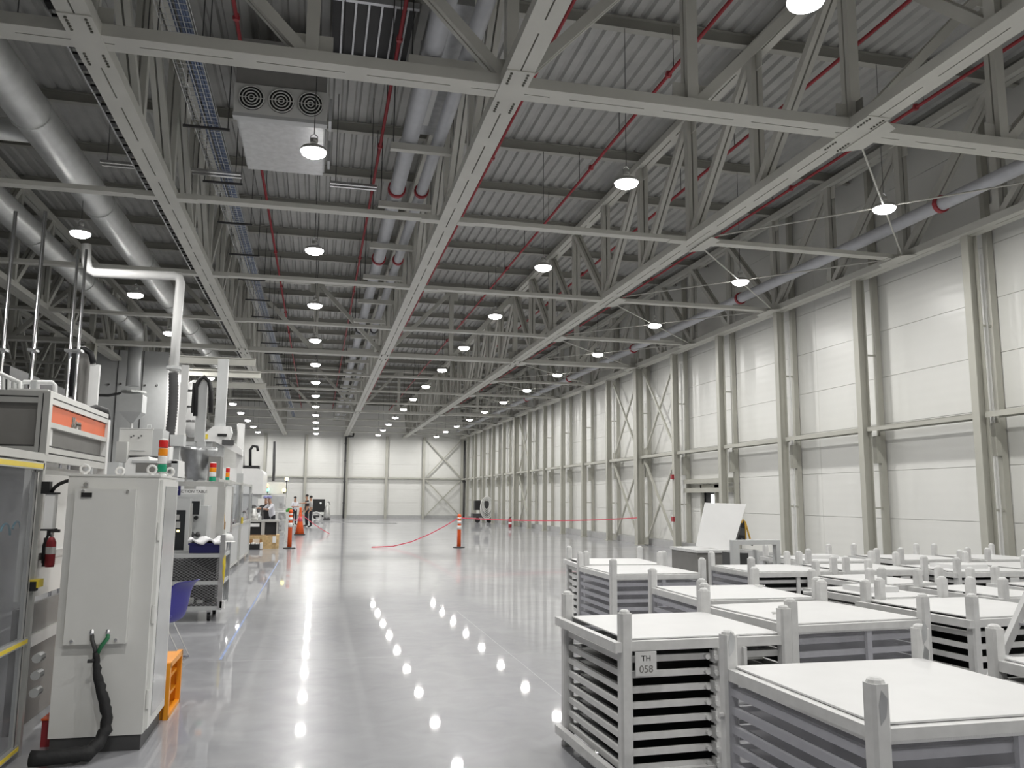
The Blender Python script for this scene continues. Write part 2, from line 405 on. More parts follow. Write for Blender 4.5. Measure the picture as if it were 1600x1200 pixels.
# ================================================================ roof steel
def chord(mb, p, q, w, h, gap, step, side=None):
    mb.bar2(p, q, w, h, gap, side); p = Vector(p); q = Vector(q); L = (q-p).length; k = int(L/step); dd = (q-p)/L
    for i in range(k+1):
        c = p+dd*(i*L/k); a = c-dd*.13; b = c+dd*.13
        if i == 0: a = p.copy()
        if i == k: b = q.copy()
        mb.bar(a, b, gap*1.02, h, side)
    return mb
GUS = {}
def truss(name, label, A, B, n, mid, group, skip_first=False, skip_last=False):
    A = Vector(A); B = Vector(B); d = (B-A)/n; Z = Vector((0,0,ZT-H)); sd = Vector((0,0,1)).cross(d).normalized()
    t = thing(name, label, 'truss', A, 0, group)
    e = d.normalized()*.17
    chord(MB(), A+e, B-e, .34, .14, .018, 1.25, sd).build('bottom_chord', 'steel', t)
    chord(MB(), A+Z+e, B+Z-e, .30, .14, .03, 2.5, sd).build('top_chord', 'steel', t)
    for i in range(n+1):
        if (i in (0, n) and skip_first) or (i == n and skip_last): continue
        c = A+d*i
        MB().bar2(c+Vector((0,0,.07)), c+Z-Vector((0,0,.07)), .2, .15, .03, sd).build('vertical', 'steel', t)
    for i in range(n):
        a, b = (A+d*i+Z, A+d*(i+1)) if i < mid else (A+d*i, A+d*(i+1)+Z)
        v = (b-a).normalized()*.12
        MB().bar2(a+v, b-v, .19, .13, .03, sd).build('diagonal', 'steel', t)
    u = d.normalized()
    key = 'gx' if abs(u.x) > .5 else 'gy'
    if key not in GUS: GUS[key] = MB().bar(-u*.24, u*.24, .016, .3, sd).mesh('gusset', 'steel')
    for i in range(n+1):
        for zz in (.2, (ZT-H)-.2):
            o = put('gusset', GUS[key], t); o.location = A+d*i+Vector((0, 0, zz))
    return t
LINE = {-12.26: 'far behind the machine line', -7.46: 'on the row of hall columns', -2.66: 'carrying a black cable ladder', 2.14: 'beside the two insulated pipes',
        6.95: 'where thin bracing rods begin', 11.75: 'on top of the wall columns'}
for x in XC:
    for a, b in zip(YM[:-1], YM[1:]):
        nm = LINE[x]+(', ending at the back wall' if b > 60 else ', from plywood crate to people' if b > 40 else ', from air unit to plywood crate' if b > 20 else ', stopping before the air unit')
        truss('roof_truss', f'beige roof truss {nm}', (x, a, H), (x, b, H), 8, 4, f'roof trusses {LINE[x]}', skip_first=True)
for y in (9.4, 29.4, 49.4):
    for a, b, s_ in ((-7.46, 11.75, 'over the open floor'), (-26.66, -7.46, 'over the machine line')):
        truss('cross_truss', f'beige cross truss spanning the hall {s_}, '+{9.4: 'before the air unit', 29.4: 'above the plywood crate', 49.4: 'above the standing people'}[y], (a, y, H), (b, y, H), 8, 4, f'cross trusses {s_}', skip_last=a < -20)
        # splice plates with bolt groups under the crossing chords
for y in (9.4, 29.4, 49.4):
    for x in XC[1:]:
        t = thing('splice_plate', 'bolted steel plate under a crossing of truss chords', 'plate', (x, y, H-.09), 0, 'plates under truss crossings')
        MB().box(x-.17, x+.17, y-.55, y+.55, H-.085, H-.071).build('plate', 'steel', t)
        mb = MB()
        for sx in (-.1, .1):
            for sy in (-1, 1):
                for k in range(5): mb.lathe([(.016, H-.1), (.016, H-.084)], 6, (x+sx, y+sy*(.25+.06*k), 0))
        mb.build('bolt_group', 'bolt', t, kind='stuff')
# struts between the lengthwise trusses at bottom chord level
for y in [14.4+5*k for k in range(11)]+[4.4, -.6, -5.6]:
    if any(abs(y-q) < .1 for q in YM): continue
    for a, b in zip(XC[:-1], XC[1:]):
        t = thing('roof_strut', f'slim strut from the roof truss {LINE[a]}', 'strut', (a, y, H), 0, f'struts next to the truss {LINE[a]}')
        mb = MB(); mb.bar((a+.17, y, H-.06), (b-.17, y, H-.06), .2, .012).bar((a+.17, y-.094, H-.02), (b-.17, y-.094, H-.02), .012, .07)
        mb.build('angle', 'steel', t)
        MB().box(a+.17, a+.5, y-.1, y+.1, H-.08, H-.067).build('end_plate', 'steel', t); MB().box(b-.5, b-.17, y-.1, y+.1, H-.08, H-.067).build('end_plate', 'steel', t)
# bracing rods in the bay next to the right wall
for k in range(12):
    y = 9.4+5*k
    t = thing('roof_brace', 'pair of thin crossed bracing rods under the roof beside the panel wall', 'brace', (9.35, y+2.5, H-.1), 0, 'thin roof bracing rods')
    MB().tube([(7.1, y+.1, H-.05), (11.6, y+4.9, H-.05)], .015, 6).build('rod', 'steel', t)
    MB().tube([(11.6, y+.1, H-.0), (7.1, y+4.9, H-.0)], .015, 6).build('rod', 'steel', t)
    MB().prism([(7.1, y-.5, H-.1), (7.35, y-.35, H-.1), (7.35, y+.35, H-.1), (7.1, y+.5, H-.1)], (0, 0, .014)).build('gusset', 'steel', t); MB().prism([(11.6, y-.5, H-.1), (11.35, y-.35, H-.1), (11.35, y+.35, H-.1), (11.6, y+.5, H-.1)], (0, 0, .014)).build('gusset', 'steel', t)
# purlins right under the deck
for k in range(33):
    y = -10.6+2.5*k
    h_beam('roof_purlin', (X0, y, ZT+.08), (X1, y, ZT+.08), .14, .21, .014, 'purlin', label='grey-beige roof purlin crossing under the corrugated deck', cat='purlin', group='roof purlins')
# sag rods seen as thin crossed lines under the deck are left to the purlins
# ================================================================ services under the roof
def sprinkler(x, label):
    t = thing('sprinkler_pipe', label, 'pipe', (x, 0, 8.6), 0, 'red sprinkler pipes')
    for ya, yb in (((-2, 12.9), (15.9, 68.8)) if abs(x+1.42) < .01 else ((-2, 68.8),)): MB().tube([(x, ya, 8.6), (x, yb, 8.6)], .03, 8).build('pipe', 'red', t, True)
    for k in range(16):
        y = 7.9+4*k
        if abs(x+1.42) < .01 and 12.9 < y < 16.4: continue
        mb = MB(); mb.tube([(x, y, 8.56), (x, y, 8.66)], .045, 6); mb.tube([(x-.05, y, 8.6), (x+.05, y, 8.6)], .03, 6)
        o = mb.build('coupling', 'red', t)
    mb = MB()
    for k in range(24): y = 9.2+2.5*k; mb.tube([(x, y, 8.6), (x, y, 9.3)], .008, 4)
    mb.build('hanger_rod', 'dark', t, kind='stuff')
for x, nm in ((-1.42, 'interrupted by the ceiling air unit'), (.96, 'next to the two insulated pipes'), (3.25, 'between insulated pipes and the middle lamps'), (5.38, 'beside the middle row of lamps'), (7.8, 'above the start of the bracing rods'), (10.1, 'closest to the panel wall')):
    sprinkler(x, f'thin red sprinkler pipe under the roof deck, {nm}')
for x, r, nm in ((1.34, .15, 'thick'), (1.84, .115, 'thinner')):
    t = thing('service_pipe', f'{nm} grey insulated pipe hung beside the middle truss', 'pipe', (x, 0, 7.85))
    MB().tube([(x, -2+3*i, 7.86) for i in range(24)], r, 14).build('pipe', 'pipe', t, True)
    for y, mm in ((16.15, 'red'), (21.2, 'red'), (30.6, 'dark'), (43.4, 'dark')):
        MB().tube([(x, y, 7.86), (x, y+.09, 7.86)], r+.035, 14).build('clamp', mm, t, label='red pipe clamp' if mm == 'red' else None)
for k in range(20):
    y = 10.75+2.9*k
    t = thing('pipe_hanger', 'grey steel channel carrying the two insulated pipes', 'hanger', (1.6, y, 7.6), 0, 'channels under the insulated pipes')
    MB().box(1.0, 2.1, y-.06, y+.06, 7.58, 7.7).build('channel', 'steel', t)
    MB().tube([(1.05, y, 7.7), (1.05, y, 9.3)], .01, 5).build('rod', 'dark', t); MB().tube([(2.08, y, 7.7), (2.08, y, 9.3)], .01, 5).build('rod', 'dark', t)
t = thing('roof_duct', 'shiny sheet metal duct box above the insulated pipes', 'duct', (1.6, 12.5, 8.4))
MB().box(1.36, 1.86, 10.4, 14.6, 8.35, 8.9).build('body', 'galv', t)
MB().box(1.34, 1.88, 12.4, 12.46, 8.33, 8.92).build('flange', 'galv', t)
MB().box(1.48, 1.7, 12.8, 14.2, 8.34, 8.352).build('inspection_panel', 'white', t)
# pipe along the right wall
t = thing('wall_pipe', 'long blue-grey pipe running along the top of the panel wall', 'pipe', (11.0, 0, 7.15))
MB().tube([(11.1, 3*i-2, 7.15) for i in range(24)], .13, 14).build('pipe', 'pipe', t, True)
for y in (12.55, 20.1, 28, 36, 44):
    MB().tube([(11.1, y, 7.15), (11.1, y+.08, 7.15)], .165, 14).build('clamp', 'red', t, label='red pipe clamp')
for k in range(12): y = 10.4+5*k; MB().box(11.0, 11.5, y-.03, y+.03, 6.95, 7.02).build('bracket', 'steel', t)
# round ducts on the left
def round_duct(nm, x, z, r, y0, y1, label, down=None):
    t = thing('round_duct', label, 'duct', (x, y0, z))
    pts = [(x, y0+(y1-y0)*i/20, z) for i in range(21)]
    MB().tube(pts, r, 22).build('body', 'duct', t, True)
    y = y0+1.2
    while y < y1:
        MB().tube([(x, y, z), (x, y+.05, z)], r+.02, 22).build('seam', 'duct', t); y += 4.2
    if down:
        MB().tube(arc((x, y1, z-r*1.3), r*1.3, math.pi/2, 0, 6, (0, 1, 0), (0, 0, 1))+[(x, y1+r*1.3, z-r*1.6)], r*.95, 20).build('elbow', 'duct', t, True)
        MB().tube([(x, y1+r*1.3, z-r*1.5), (x, y1+r*1.3, down)], r*.8, 20).build('drop', 'machine', t, True)
    return t
round_duct('a', -4.6, 7.6, .31, 4, 40, 'big round grey duct hanging beside the truss over the machines')
round_duct('b', -6.42, 7.45, .28, 6, 30.6, 'big round grey duct that turns down to the hopper', 5.45)
t = thing('round_duct', 'short round duct running sideways behind the bigger ducts', 'duct', (-6, 15.9, 8.2))
MB().tube([(-9.3, 15.9, 8.2), (-5.3, 15.9, 8.2)], .2, 16).build('body', 'duct', t, True)
# cable trays
t = thing('cable_tray', 'wire basket tray with blue cables hung beside a truss', 'cable tray', (-2.03, 0, 7.8))
mb = MB()
for dx in (-.2, -.1, 0, .1, .2): mb.tube([(-2.03+dx, 2, 7.78), (-2.03+dx, 66, 7.78)], .006, 4)
for sx in (-.2, .2): mb.tube([(-2.03+sx, 2, 7.88), (-2.03+sx, 66, 7.88)], .006, 4)
mb.build('long_wire', 'galv', t, kind='stuff')
for k in range(260):
    y = 6+.14*k
    if k == 0: mew = MB().tube([(-.2, 0, .1), (-.2, 0, 0), (.2, 0, 0), (.2, 0, .1)], .005, 4).mesh('cross_wire', 'galv')
    o = put('cross_wire', mew, t); o.location = (-2.03, y, 7.78)
for i, dx in enumerate((-.02, .05, .09, .13, .17)):
    MB().tube([(-2.03+dx+.01*math.sin(k*1.7+i), 2+2*k, 7.81+.01*(i % 2)) for k in range(33)], .022, 6).build('cable', 'bluecable', t, True)
for k in range(16):
    y = 11.4+2.5*k; mb = MB(); mb.box(-2.4, -1.66, y-.02, y+.02, 7.72, 7.76); mb.tube([(-2.37, y, 7.74), (-2.37, y, 9.3)], .008, 4); mb.tube([(-1.69, y, 7.74), (-1.69, y, 9.3)], .008, 4)
    mb.build('trapeze', 'dark', t)
t = thing('cable_ladder', 'narrow black cable ladder fixed along a truss chord', 'cable tray', (-2.95, 0, 6.95))
MB().box(-3.08, -3.06, 4, 60, 6.9, 6.96).build('side_rail', 'galv', t); MB().box(-2.87, -2.85, 4, 60, 6.9, 6.96).build('side_rail', 'galv', t)
mer = MB().box(-3.06, -2.87, -.07, .07, 6.9, 6.93).mesh('rung', 'black')
for k in range(180):
    o = put('rung', mer, t); o.location = (0, 6+.27*k, 0)
# air handling unit with three round diffusers
t = thing('air_unit', 'grey ceiling air unit with three round swirl diffusers on its front', 'air unit', (-.8, 13.4, 7.8))
MB().box(-1.53, -.1, 13.4, 14.3, 7.82, 8.95).box(-1.53, -.1, 14.3, 15.7, 7.86, 8.9).build('casing', 'machine', t)
MB().box(-1.55, -.08, 13.3, 13.42, 7.80, 8.3).build('front_panel', 'cab', t)
MB().prism([(-1.53, 13.32, 8.3), (-1.53, 13.05, 8.95), (-1.53, 13.4, 8.95), (-1.53, 13.4, 8.3)], (1.43, 0, 0)).build('hood', 'greypanel', t)
MB().box(-1.5, -.13, 13.45, 15.7, 7.80, 7.82).build('bottom_sheet', 'galv', t)
MB().box(-1.56, -.07, 13.3, 13.46, 7.74, 7.80).build('bottom_rail', 'machine', t)
for k in range(3):
    cx = -1.28+.465*k
    df = MB().lathe([(.205, 13.28), (.205, 13.31)], 24, (cx, 0, 8.06), 'y').build('diffuser', 'black', t)
    for r in (.195, .145, .095, .045):
        MB().tube([(cx+r*math.cos(a), 13.27, 8.06+r*math.sin(a)) for a in [2*math.pi*i/24 for i in range(24)]], .011, 5, closed=True).build('ring', 'cab', df)
    MB().box(cx-.2, cx+.2, 13.262, 13.27, 8.055, 8.065).build('bar', 'cab', df)
for y in (13.7, 15.4):
    MB().box(-.05, .0, y-.2, y+.2, 7.9, 8.3).build('side_bracket', 'machine', t)
# unistrut rails carrying the unit and the ducts
for y, z in ((10.9, 7.62), (15.6, 7.62)):
    for a, b in ((-4.05, -2.9), (-2.5, -1.62), (0.02, .9)):
        t = thing('channel_rail', 'shiny steel channel rail hung under the roof', 'rail', (a, y, z), 0, 'hung channel rails')
        MB().box(a, b, y-.03, y+.03, z, z+.05).build('channel', 'chrome', t); MB().box(a, b, y+.12, y+.18, z, z+.05).build('channel', 'chrome', t)
        MB().tube([(a+.1, y+.08, z+.05), (a+.1, y+.08, 9.49)], .008, 4).build('rod', 'dark', t); MB().tube([(b-.1, y+.08, z+.05), (b-.1, y+.08, 9.49)], .008, 4).build('rod', 'dark', t)
# dark louvred roof opening above the near cross truss
t = thing('roof_hatch', 'dark roof opening crossed by thin grey bars', 'hatch', (.6, 12.8, 9.2))
MB().box(-.05, 1.22, 11.95, 13.7, 9.22, 9.27).build('opening', 'black', t)
for k in range(6):
    x = .1+.2*k; MB().box(x-.015, x+.015, 11.95, 13.7, 9.17, 9.2).build('bar', 'galv', t)
MB().box(-.09, 1.26, 11.9, 11.97, 9.14, 9.24).build('frame', 'galv', t); MB().box(-.09, 1.26, 13.68, 13.75, 9.14, 9.24).build('frame', 'galv', t)
MB().tube([(-.2, 13.5, 8.75), (1.3, 13.5, 8.75)], .02, 6).build('cross_pipe', 'galv', t)
# ================================================================ high bay lamps
me_h = MB().lathe([(.05, .13), (.10, .11), (.175, .075), (.19, .05), (.19, .03), (.18, .02)], 20).mesh('housing', 'alu', True)
me_l = MB().lathe([(.182, .05), (.186, .02), (.17, -.015), (.12, -.045), (.05, -.06), (.01, -.062)], 20).mesh('lens', 'lens', True)
me_k = MB().tube([(-.05, 0, .16), (-.05, 0, .26), (0, 0, .3), (.05, 0, .26), (.05, 0, .16)], .008, 5).mesh('hook', 'chrome')
me_c = MB().tube([(0, 0, .3), (0, 0, ZT+.1-LAMP_Z)], .006, 4).mesh('cable', 'dark')
me_c0 = MB().tube([(0, 0, .3), (0, 0, 7.31-LAMP_Z)], .006, 4).mesh('cable', 'dark')
me_d = MB().lathe([(.04, .16), (.055, .17), (.055, .22), (.03, .23)], 12).mesh('driver', 'alu', True)
for i, x in enumerate(LAMP_ROWS):
    for y in LAMP_YS:
        if i == 0 and y < 10: continue
        row = ('over the machine line', 'over the aisle beside the insulated pipes', 'over the middle of the open floor', 'beside the panel wall')[i]
        t = thing('high_bay_lamp', f'lit round high bay lamp hanging {row}', 'lamp', (x, y, LAMP_Z), 0, f'high bay lamps {row}', local=True)
        for nm, me in (('housing', me_h), ('lens', me_l), ('hook', me_k), ('cable', me_c0 if i == 0 and y < 38 else me_c), ('driver', me_d)): put(nm, me, t)
        ld = bpy.data.lights.get('high_bay_light')
        if not ld:
            ld = bpy.data.lights.new('high_bay_light', 'AREA'); ld.shape = 'DISK'; ld.size = .32; ld.energy = LAMP_W; ld.color = LAMP_COL
        lo = bpy.data.objects.new('lamp_light', ld); COL.objects.link(lo); lo.parent = t; lo.location = (0, 0, -.07)
# ================================================================ white transport racks on the right
RK = {}
def rack_meshes(w, d):
    key = (round(w, 2), round(d, 2))
    if key in RK: return RK[key]
    a, b, p = w/2, d/2, .036
    R = {}
    R['post'] = MB().prism([(-p, -p+.012, .04), (-p+.012, -p, .04), (p-.012, -p, .04), (p, -p+.012, .04), (p, p-.012, .04), (p-.012, p, .04), (-p+.012, p, .04), (-p, p-.012, .04)], (0, 0, .96)).lathe([(.034, 1.0), (.03, 1.012), (.018, 1.02)], 8).mesh('post', 'rack')
    R['foot'] = MB().lathe([(.045, 0), (.045, .03), (.03, .045)], 8).mesh('foot', 'rack')
    R['rail_x'] = MB().box(-a+p, a-p, -.022, .022, -.027, .027).mesh('rail', 'rack')
    R['rail_y'] = MB().box(-.02, .02, -b-.045, b+.045, -.027, .027).mesh('rail', 'rack')
    R['rail_in'] = MB().box(-.022, .022, -b+p, b-p, -.027, .027).mesh('rail', 'rack')
    R['arm_x'] = MB().box(-a+p, a-p, -.012, .012, -.018, .018).mesh('shelf_arm', 'rack')
    R['arm_y'] = MB().box(-.012, .012, -b+p, b-p, -.018, .018).mesh('shelf_arm', 'rack')
    R['tray'] = MB().box(-a+.06, a-.06, -b+.06, b-.06, -.012, .004).mesh('tray', 'black')
    R['sheet'] = MB().box(-a+.02, a-.02, -b+.02, b-.02, 0, .008).mesh('top_sheet', 'sheet')
    R['mid_x'] = MB().box(-.02, .02, -.012, .012, .1, .81).mesh('mid_upright', 'rack')
    R['panel_x'] = MB().box(-a+p, a-p, -.002, .002, .12, .80).mesh('clear_panel', 'clear')
    R['panel_y'] = MB().box(-.002, .002, -b+p, b-p, .12, .80).mesh('clear_panel', 'clear')
    R['hub'] = MB().lathe([(.016, -.02), (.016, .02)], 8, (0, 0, 0), 'y').mesh('hinge', 'rack')
    R['plate'] = MB().box(-.065, .065, -.004, .004, -.07, .07).mesh('placard', 'rack')
    RK[key] = R; return R
def rack(FL, FR, BR, BL, label, shelves=True, clear='', n=7, plate=False, group=None, mid=True, hinges=False, zs=.845):
    FL, FR, BR, BL = [Vector((*q, 0)) for q in (FL, FR, BR, BL)]
    c = (FL+FR+BR+BL)/4; w = ((FR-FL).length+(BR-BL).length)/2; d = ((BL-FL).length+(BR-FR).length)/2
    dx = (FR-FL)+(BR-BL); rz = math.atan2(dx.y, dx.x)
    w = round(w/.05)*.05; d = round(d/.05)*.05; a, b = w/2, d/2
    R = rack_meshes(w, d)
    t = thing('transport_rack', label, 'rack', c, rz, group, local=True)
    def pp(nm, key, loc, **k):
        o = put(nm, R[key], t, **k); o.location = loc; return o
    for sx in (-1, 1):
        for sy in (-1, 1):
            po = pp('post', 'post', (sx*a, sy*b, 0)); f = put('foot', R['foot'], po)
    for z in (.815, .1):
        for s in (-1, 1):
            pp('rail', 'rail_x', (0, s*b, z)); pp('rail', 'rail_y' if s < 0 and not clear else 'rail_in', (s*(a+.056) if s < 0 and not clear else s*a, 0, z))
    pp('top_sheet', 'sheet', (0, 0, zs))
    if mid:
        for s in (-1, 1): pp('mid_upright', 'mid_x', (a*.12, s*b, 0))
    if shelves:
        for k in range(n):
            z = .735-k*.086
            pp('tray', 'tray', (0, 0, z-.004))
            for s in (-1, 1):
                pp('shelf_arm', 'arm_x', (0, s*(b-.03), z)); pp('shelf_arm', 'arm_y', (s*(a-.005), 0, z))
            if hinges: pp('hinge', 'hub', (a*.0, -b+.01, z)); pp('hinge', 'hub', (-a+.01, b-.09, z))
    if 'f' in clear: pp('clear_panel', 'panel_x', (0, -b-.02, 0))
    if 'l' in clear: pp('clear_panel', 'panel_y', (-a-.02, 0, 0))
    if 'r' in clear: pp('clear_panel', 'panel_y', (a+.02, 0, 0))
    if plate: pp('placard', 'plate', (a*.45, -b-.03, .71))
    return t, a, b
def rect(x0, x1, y0, y1, dy=0.): return (x0, y0), (x1, y0+dy), (x1, y1+dy), (x0, y1)
r0, a0, b0 = rack((1.99, 2.74), (3.07, 2.76), (3.11, 3.85), (2.03, 3.85), 'white rack with clear side panels and paint chipped off its posts', clear='fl')
r1, a1, b1 = rack((1.81, 4.64), (2.86, 4.71), (2.71, 5.68), (1.70, 5.67), 'white rack with a TH number placard and open shelves', n=8, hinges=True)
rack((3.03, 5.0), (4.15, 5.12), (4.08, 6.18), (2.97, 6.08), 'white rack with a clear front, beside the TH rack', clear='f')
rack((3.12, 6.39), (4.2, 6.37), (4.10, 7.42), (3.06, 7.42), 'white rack with a clear left side, behind the clear-fronted rack', clear='l')
rack((3.21, 8.66), (4.24, 8.70), (4.16, 9.80), (3.13, 9.83), 'white rack with clear front and left panels, beside the bare floor', clear='fl')
rack((3.36, 10.01), (4.37, 9.91), (4.33, 10.97), (3.32, 11.06), 'white rack at the end of the row beside the bare floor', plate=True)
rack((3.49, 2.68), (4.55, 2.7), (4.55, 3.78), (3.49, 3.78), 'white rack under the leaning ladder', clear='f')
rack((4.53, 5.06), (5.6, 5.15), (5.5, 6.21), (4.41, 6.12), 'white rack with open dark shelves facing the chipped rack', clear='')
rack((4.70, 6.24), (5.34, 6.28), (5.19, 7.16), (4.52, 7.12), 'narrow white rack with a small plate hung on its rail', plate=True)
rack((5.41, 7.24), (6.13, 7.30), (6.06, 8.3), (5.35, 8.25), 'narrow white rack in front of the portal frame', plate=True)
rack((5.79, 6.12), (6.42, 6.18), (6.33, 7.11), (5.66, 7.06), 'narrow white rack with a stained post', plate=True)
rack((4.89, 8.76), (5.92, 8.72), (5.9, 9.75), (4.82, 9.73), 'white rack with black cloth inside, before the tilted board', clear='l', plate=True)
rack((6.05, 8.71), (7.13, 8.73), (7.13, 9.7), (6.08, 9.75), 'white rack standing between two racks with number plates', plate=True)
rack(*rect(7.3, 8.35, 8.4, 9.45), 'white rack loaded with a flat white box', plate=True)
rack(*rect(8.5, 9.55, 8.66, 9.71), 'white rack second from the panel wall', plate=True)
rack(*rect(6.48, 7.54, 10.15, 11.25), 'white rack behind the racks with number plates', plate=False)
rack(*rect(8.0, 9.1, 10.25, 11.3), 'white rack in the row along the panel wall', plate=True)
rack(*rect(9.3, 10.35, 10.1, 11.15), 'white rack standing closest to the panel wall')
rack(*rect(6.75, 7.8, 6.2, 7.25), 'white rack beyond the stained narrow rack', plate=True)
# placard and document holder of the TH rack
R1c = r1
pl = MB().box(-a1+.045, -a1+.175, -b1-.05, -b1-.04, .655, .788).build('placard', 'rack', R1c, label='white number placard')
tm = Matrix.Translation((-a1+.11, -b1-.0505, .75)) @ Matrix.Rotation(math.pi/2, 4, 'X')
text_part('TH', .045, .001, 'black', pl, tm)
tm = Matrix.Translation((-a1+.11, -b1-.0505, .69)) @ Matrix.Rotation(math.pi/2, 4, 'X')
text_part('058', .058, .001, 'greypanel', pl, tm)
hd = MB().box(.05, .07, -b1-.06, -b1-.03, .64, .79).box(.21, .23, -b1-.06, -b1-.03, .64, .79).box(.07, .21, -b1-.06, -b1-.03, .64, .66).box(.07, .21, -b1-.04, -b1-.03, .66, .79).build('document_holder', 'rack', R1c)
for k in range(8):
    z = .735-k*.086
    MB().box(.03, .05, -b1-.03, -b1+.03, z-.03, z+.035).lathe([(.017, -b1-.045), (.017, -b1-.03)], 8, (.04, 0, z), 'y').build('latch', 'rack', R1c)
    MB().bar((.06, -b1-.0, z-.01), (.42, -b1+.09, z-.03), .02, .03).build('support_arm', 'alu', R1c)
    MB().bar((-a1+.02, -b1+.06, z), (-a1+.02, b1-.1, z), .03, .012).build('side_bar', 'rack', R1c)
# chipped paint on the chipped rack's posts, and round pipe handles
for sx, sy, z in ((-a0, -b0, .86), (-a0, b0, .9), (a0, b0, .92), (a0, b0, .80)):
    MB().prism([(sx-.012, sy-.0372, z), (sx+.012, sy-.0372, z+.03), (sx+.02, sy-.0372, z+.09), (sx-.004, sy-.0372, z+.12), (sx-.016, sy-.0372, z+.07)], (0, .0006, 0)).build('bare_metal_patch', 'galv', r0)
MB().lathe([(.0, -.01), (.016, -.008), (.018, .012), (.0, .02)], 8, (-a0-.05, b0, .62), 'x').build('knob', 'rack', r0)
# knotted wires and scraps left on the sheets
def scrap(p, nm):
    mb = MB(); p = Vector(p); random.seed(int(p.x*100))
    pts = [p+Vector((random.uniform(-.05, .05), random.uniform(-.05, .05), .01+.012*random.random())) for _ in range(7)]
    mb.tube(pts, .006, 5); mb.build('plastic_tie', 'white', label=f'crumpled white plastic tie lying on {nm}', cat='tie')
scrap(onZ(1217, 962, .853), 'the TH rack beside its right post'); scrap(onZ(1105, 941, .853), 'the TH rack beside its back post'); scrap(onZ(1190, 918, .853), 'the rack with a clear left side')
scrap(onZ(1266, 928, .853), 'the rack beside the TH rack')
# portal frame behind the racks
t = thing('portal_frame', 'grey open box frame standing among the white racks', 'frame', (5.9, 10.3, 0))
P0, P1 = onY(1143, 851, 10.35), onY(1216, 851, 10.35)
x0, x1, zt = P0.x, P1.x, P0.z
MB().box(x0, x0+.09, 10.3, 10.4, 0, zt).build('upright', 'machine', t); MB().box(x1-.06, x1, 10.3, 10.4, 0, zt).build('upright', 'machine', t)
MB().box(x0+.34, x0+.37, 10.3, 10.4, 0, zt-.07).build('upright', 'machine', t)
MB().box(x0, x1, 10.3, 10.4, zt, zt+.06).build('top_bar', 'machine', t); MB().box(x0, x1, 10.3, 10.4, .3, .36).build('bottom_bar', 'machine', t)
MB().box(x0+.09, x0+.3, 10.45, 10.8, .3, zt-.12).build('inner_box', 'dark', t)
# tilted board on an open bin
t = thing('sheet_bin', 'dark-sided bin under the tilted white board', 'bin', (5.3, 11.6, 0))
q = [onY(1080, 856, 11.6), onY(1143, 862, 11.4)]
MB().box(q[0].x, q[1].x+.05, 11.4, 12.3, .1, q[0].z-.06).build('body', 'greypanel', t)
MB().box(q[0].x-.02, q[1].x+.07, 11.37, 12.33, q[0].z-.06, q[0].z-.02).build('rim', 'rack', t)
for dx in (q[0].x+.03, q[1].x): MB().box(dx-.03, dx+.03, 11.42, 11.48, 0, .1).build('foot', 'rack', t)
B = [onY(1088, 853, 11.6), onY(1144, 861, 11.6), onY(1166, 788, 11.95), onY(1102, 786, 11.95)]
mb = MB(); mb.prism(B, (0, .02, .004)); mb.build('tilted_board', 'sheet', label='big white board leaning up out of the dark bin', cat='board')
# yellow and black strap bag hung behind the board
t = thing('strap_bag', 'black bag with a mustard yellow strap behind the tilted board', 'bag', onY(1160, 850, 12.1))
Y = 12.1
MB().prism([onY(1150, 851, Y), onY(1165, 851, Y), onY(1165, 825, Y), onY(1162, 814, Y), onY(1159, 816, Y), onY(1155, 832, Y)], (0, .12, 0)).build('bag_body', 'black', t)
MB().prism([onY(1157, 824, Y-.01), onY(1164, 826, Y-.01), onY(1163.5, 837, Y-.01), onY(1155, 836, Y-.01)], (0, .01, 0)).build('pocket', 'dark', t)
MB().tube([onY(1158.5, 817, Y), onY(1161, 812, Y), onY(1164, 815, Y), onY(1165, 828, Y), onY(1165.5, 842, Y)], .012, 6).build('strap', 'yellow2', t)
MB().tube([onY(1164, 815, Y), onY(1168, 828, Y), onY(1172, 842, Y)], .014, 6).build('strap', 'yellow2', t)
MB().tube([onY(1158, 842, Y-.05), onY(1166, 847, Y-.1), onY(1176, 852, Y-.2)], .014, 6).build('handle', 'dark', t)
# lids and sheets resting on far racks
for cx, cy_, sx, sy, nm in ((7.8, 8.95, .5, .4, 'the rack loaded beside the number plates'), (4.93, 6.75, .36, .3, 'the narrow rack with the small plate'), (7.0, 10.7, .45, .3, 'the rack behind the number plates')):
    MB().box(cx-sx/2, cx+sx/2, cy_-sy/2, cy_+sy/2, .853, .9).build('flat_box', 'sheet', label=f'flat white box resting on {nm}', cat='box')
# ladder leaning on the rack at the right edge
t = thing('ladder', 'grey aluminium ladder leaning across the end rack', 'ladder', (4.2, 4.2, .5))
L0, L1 = onY(1560, 1035, 4.35), onY(1640, 855, 4.75)
L0 = L0+(L0-L1)*.9
wv = Vector((.30, -.16, -.06))
for s in (0, 1):
    MB().bar(L0+wv*s, L1+wv*s, .03, .07).build('side_rail', 'curb', t)
for k in range(7):
    p = L0+(L1-L0)*((k+.5)/7); MB().tube([p, p+wv], .014, 6).build('rung', 'chrome', t)
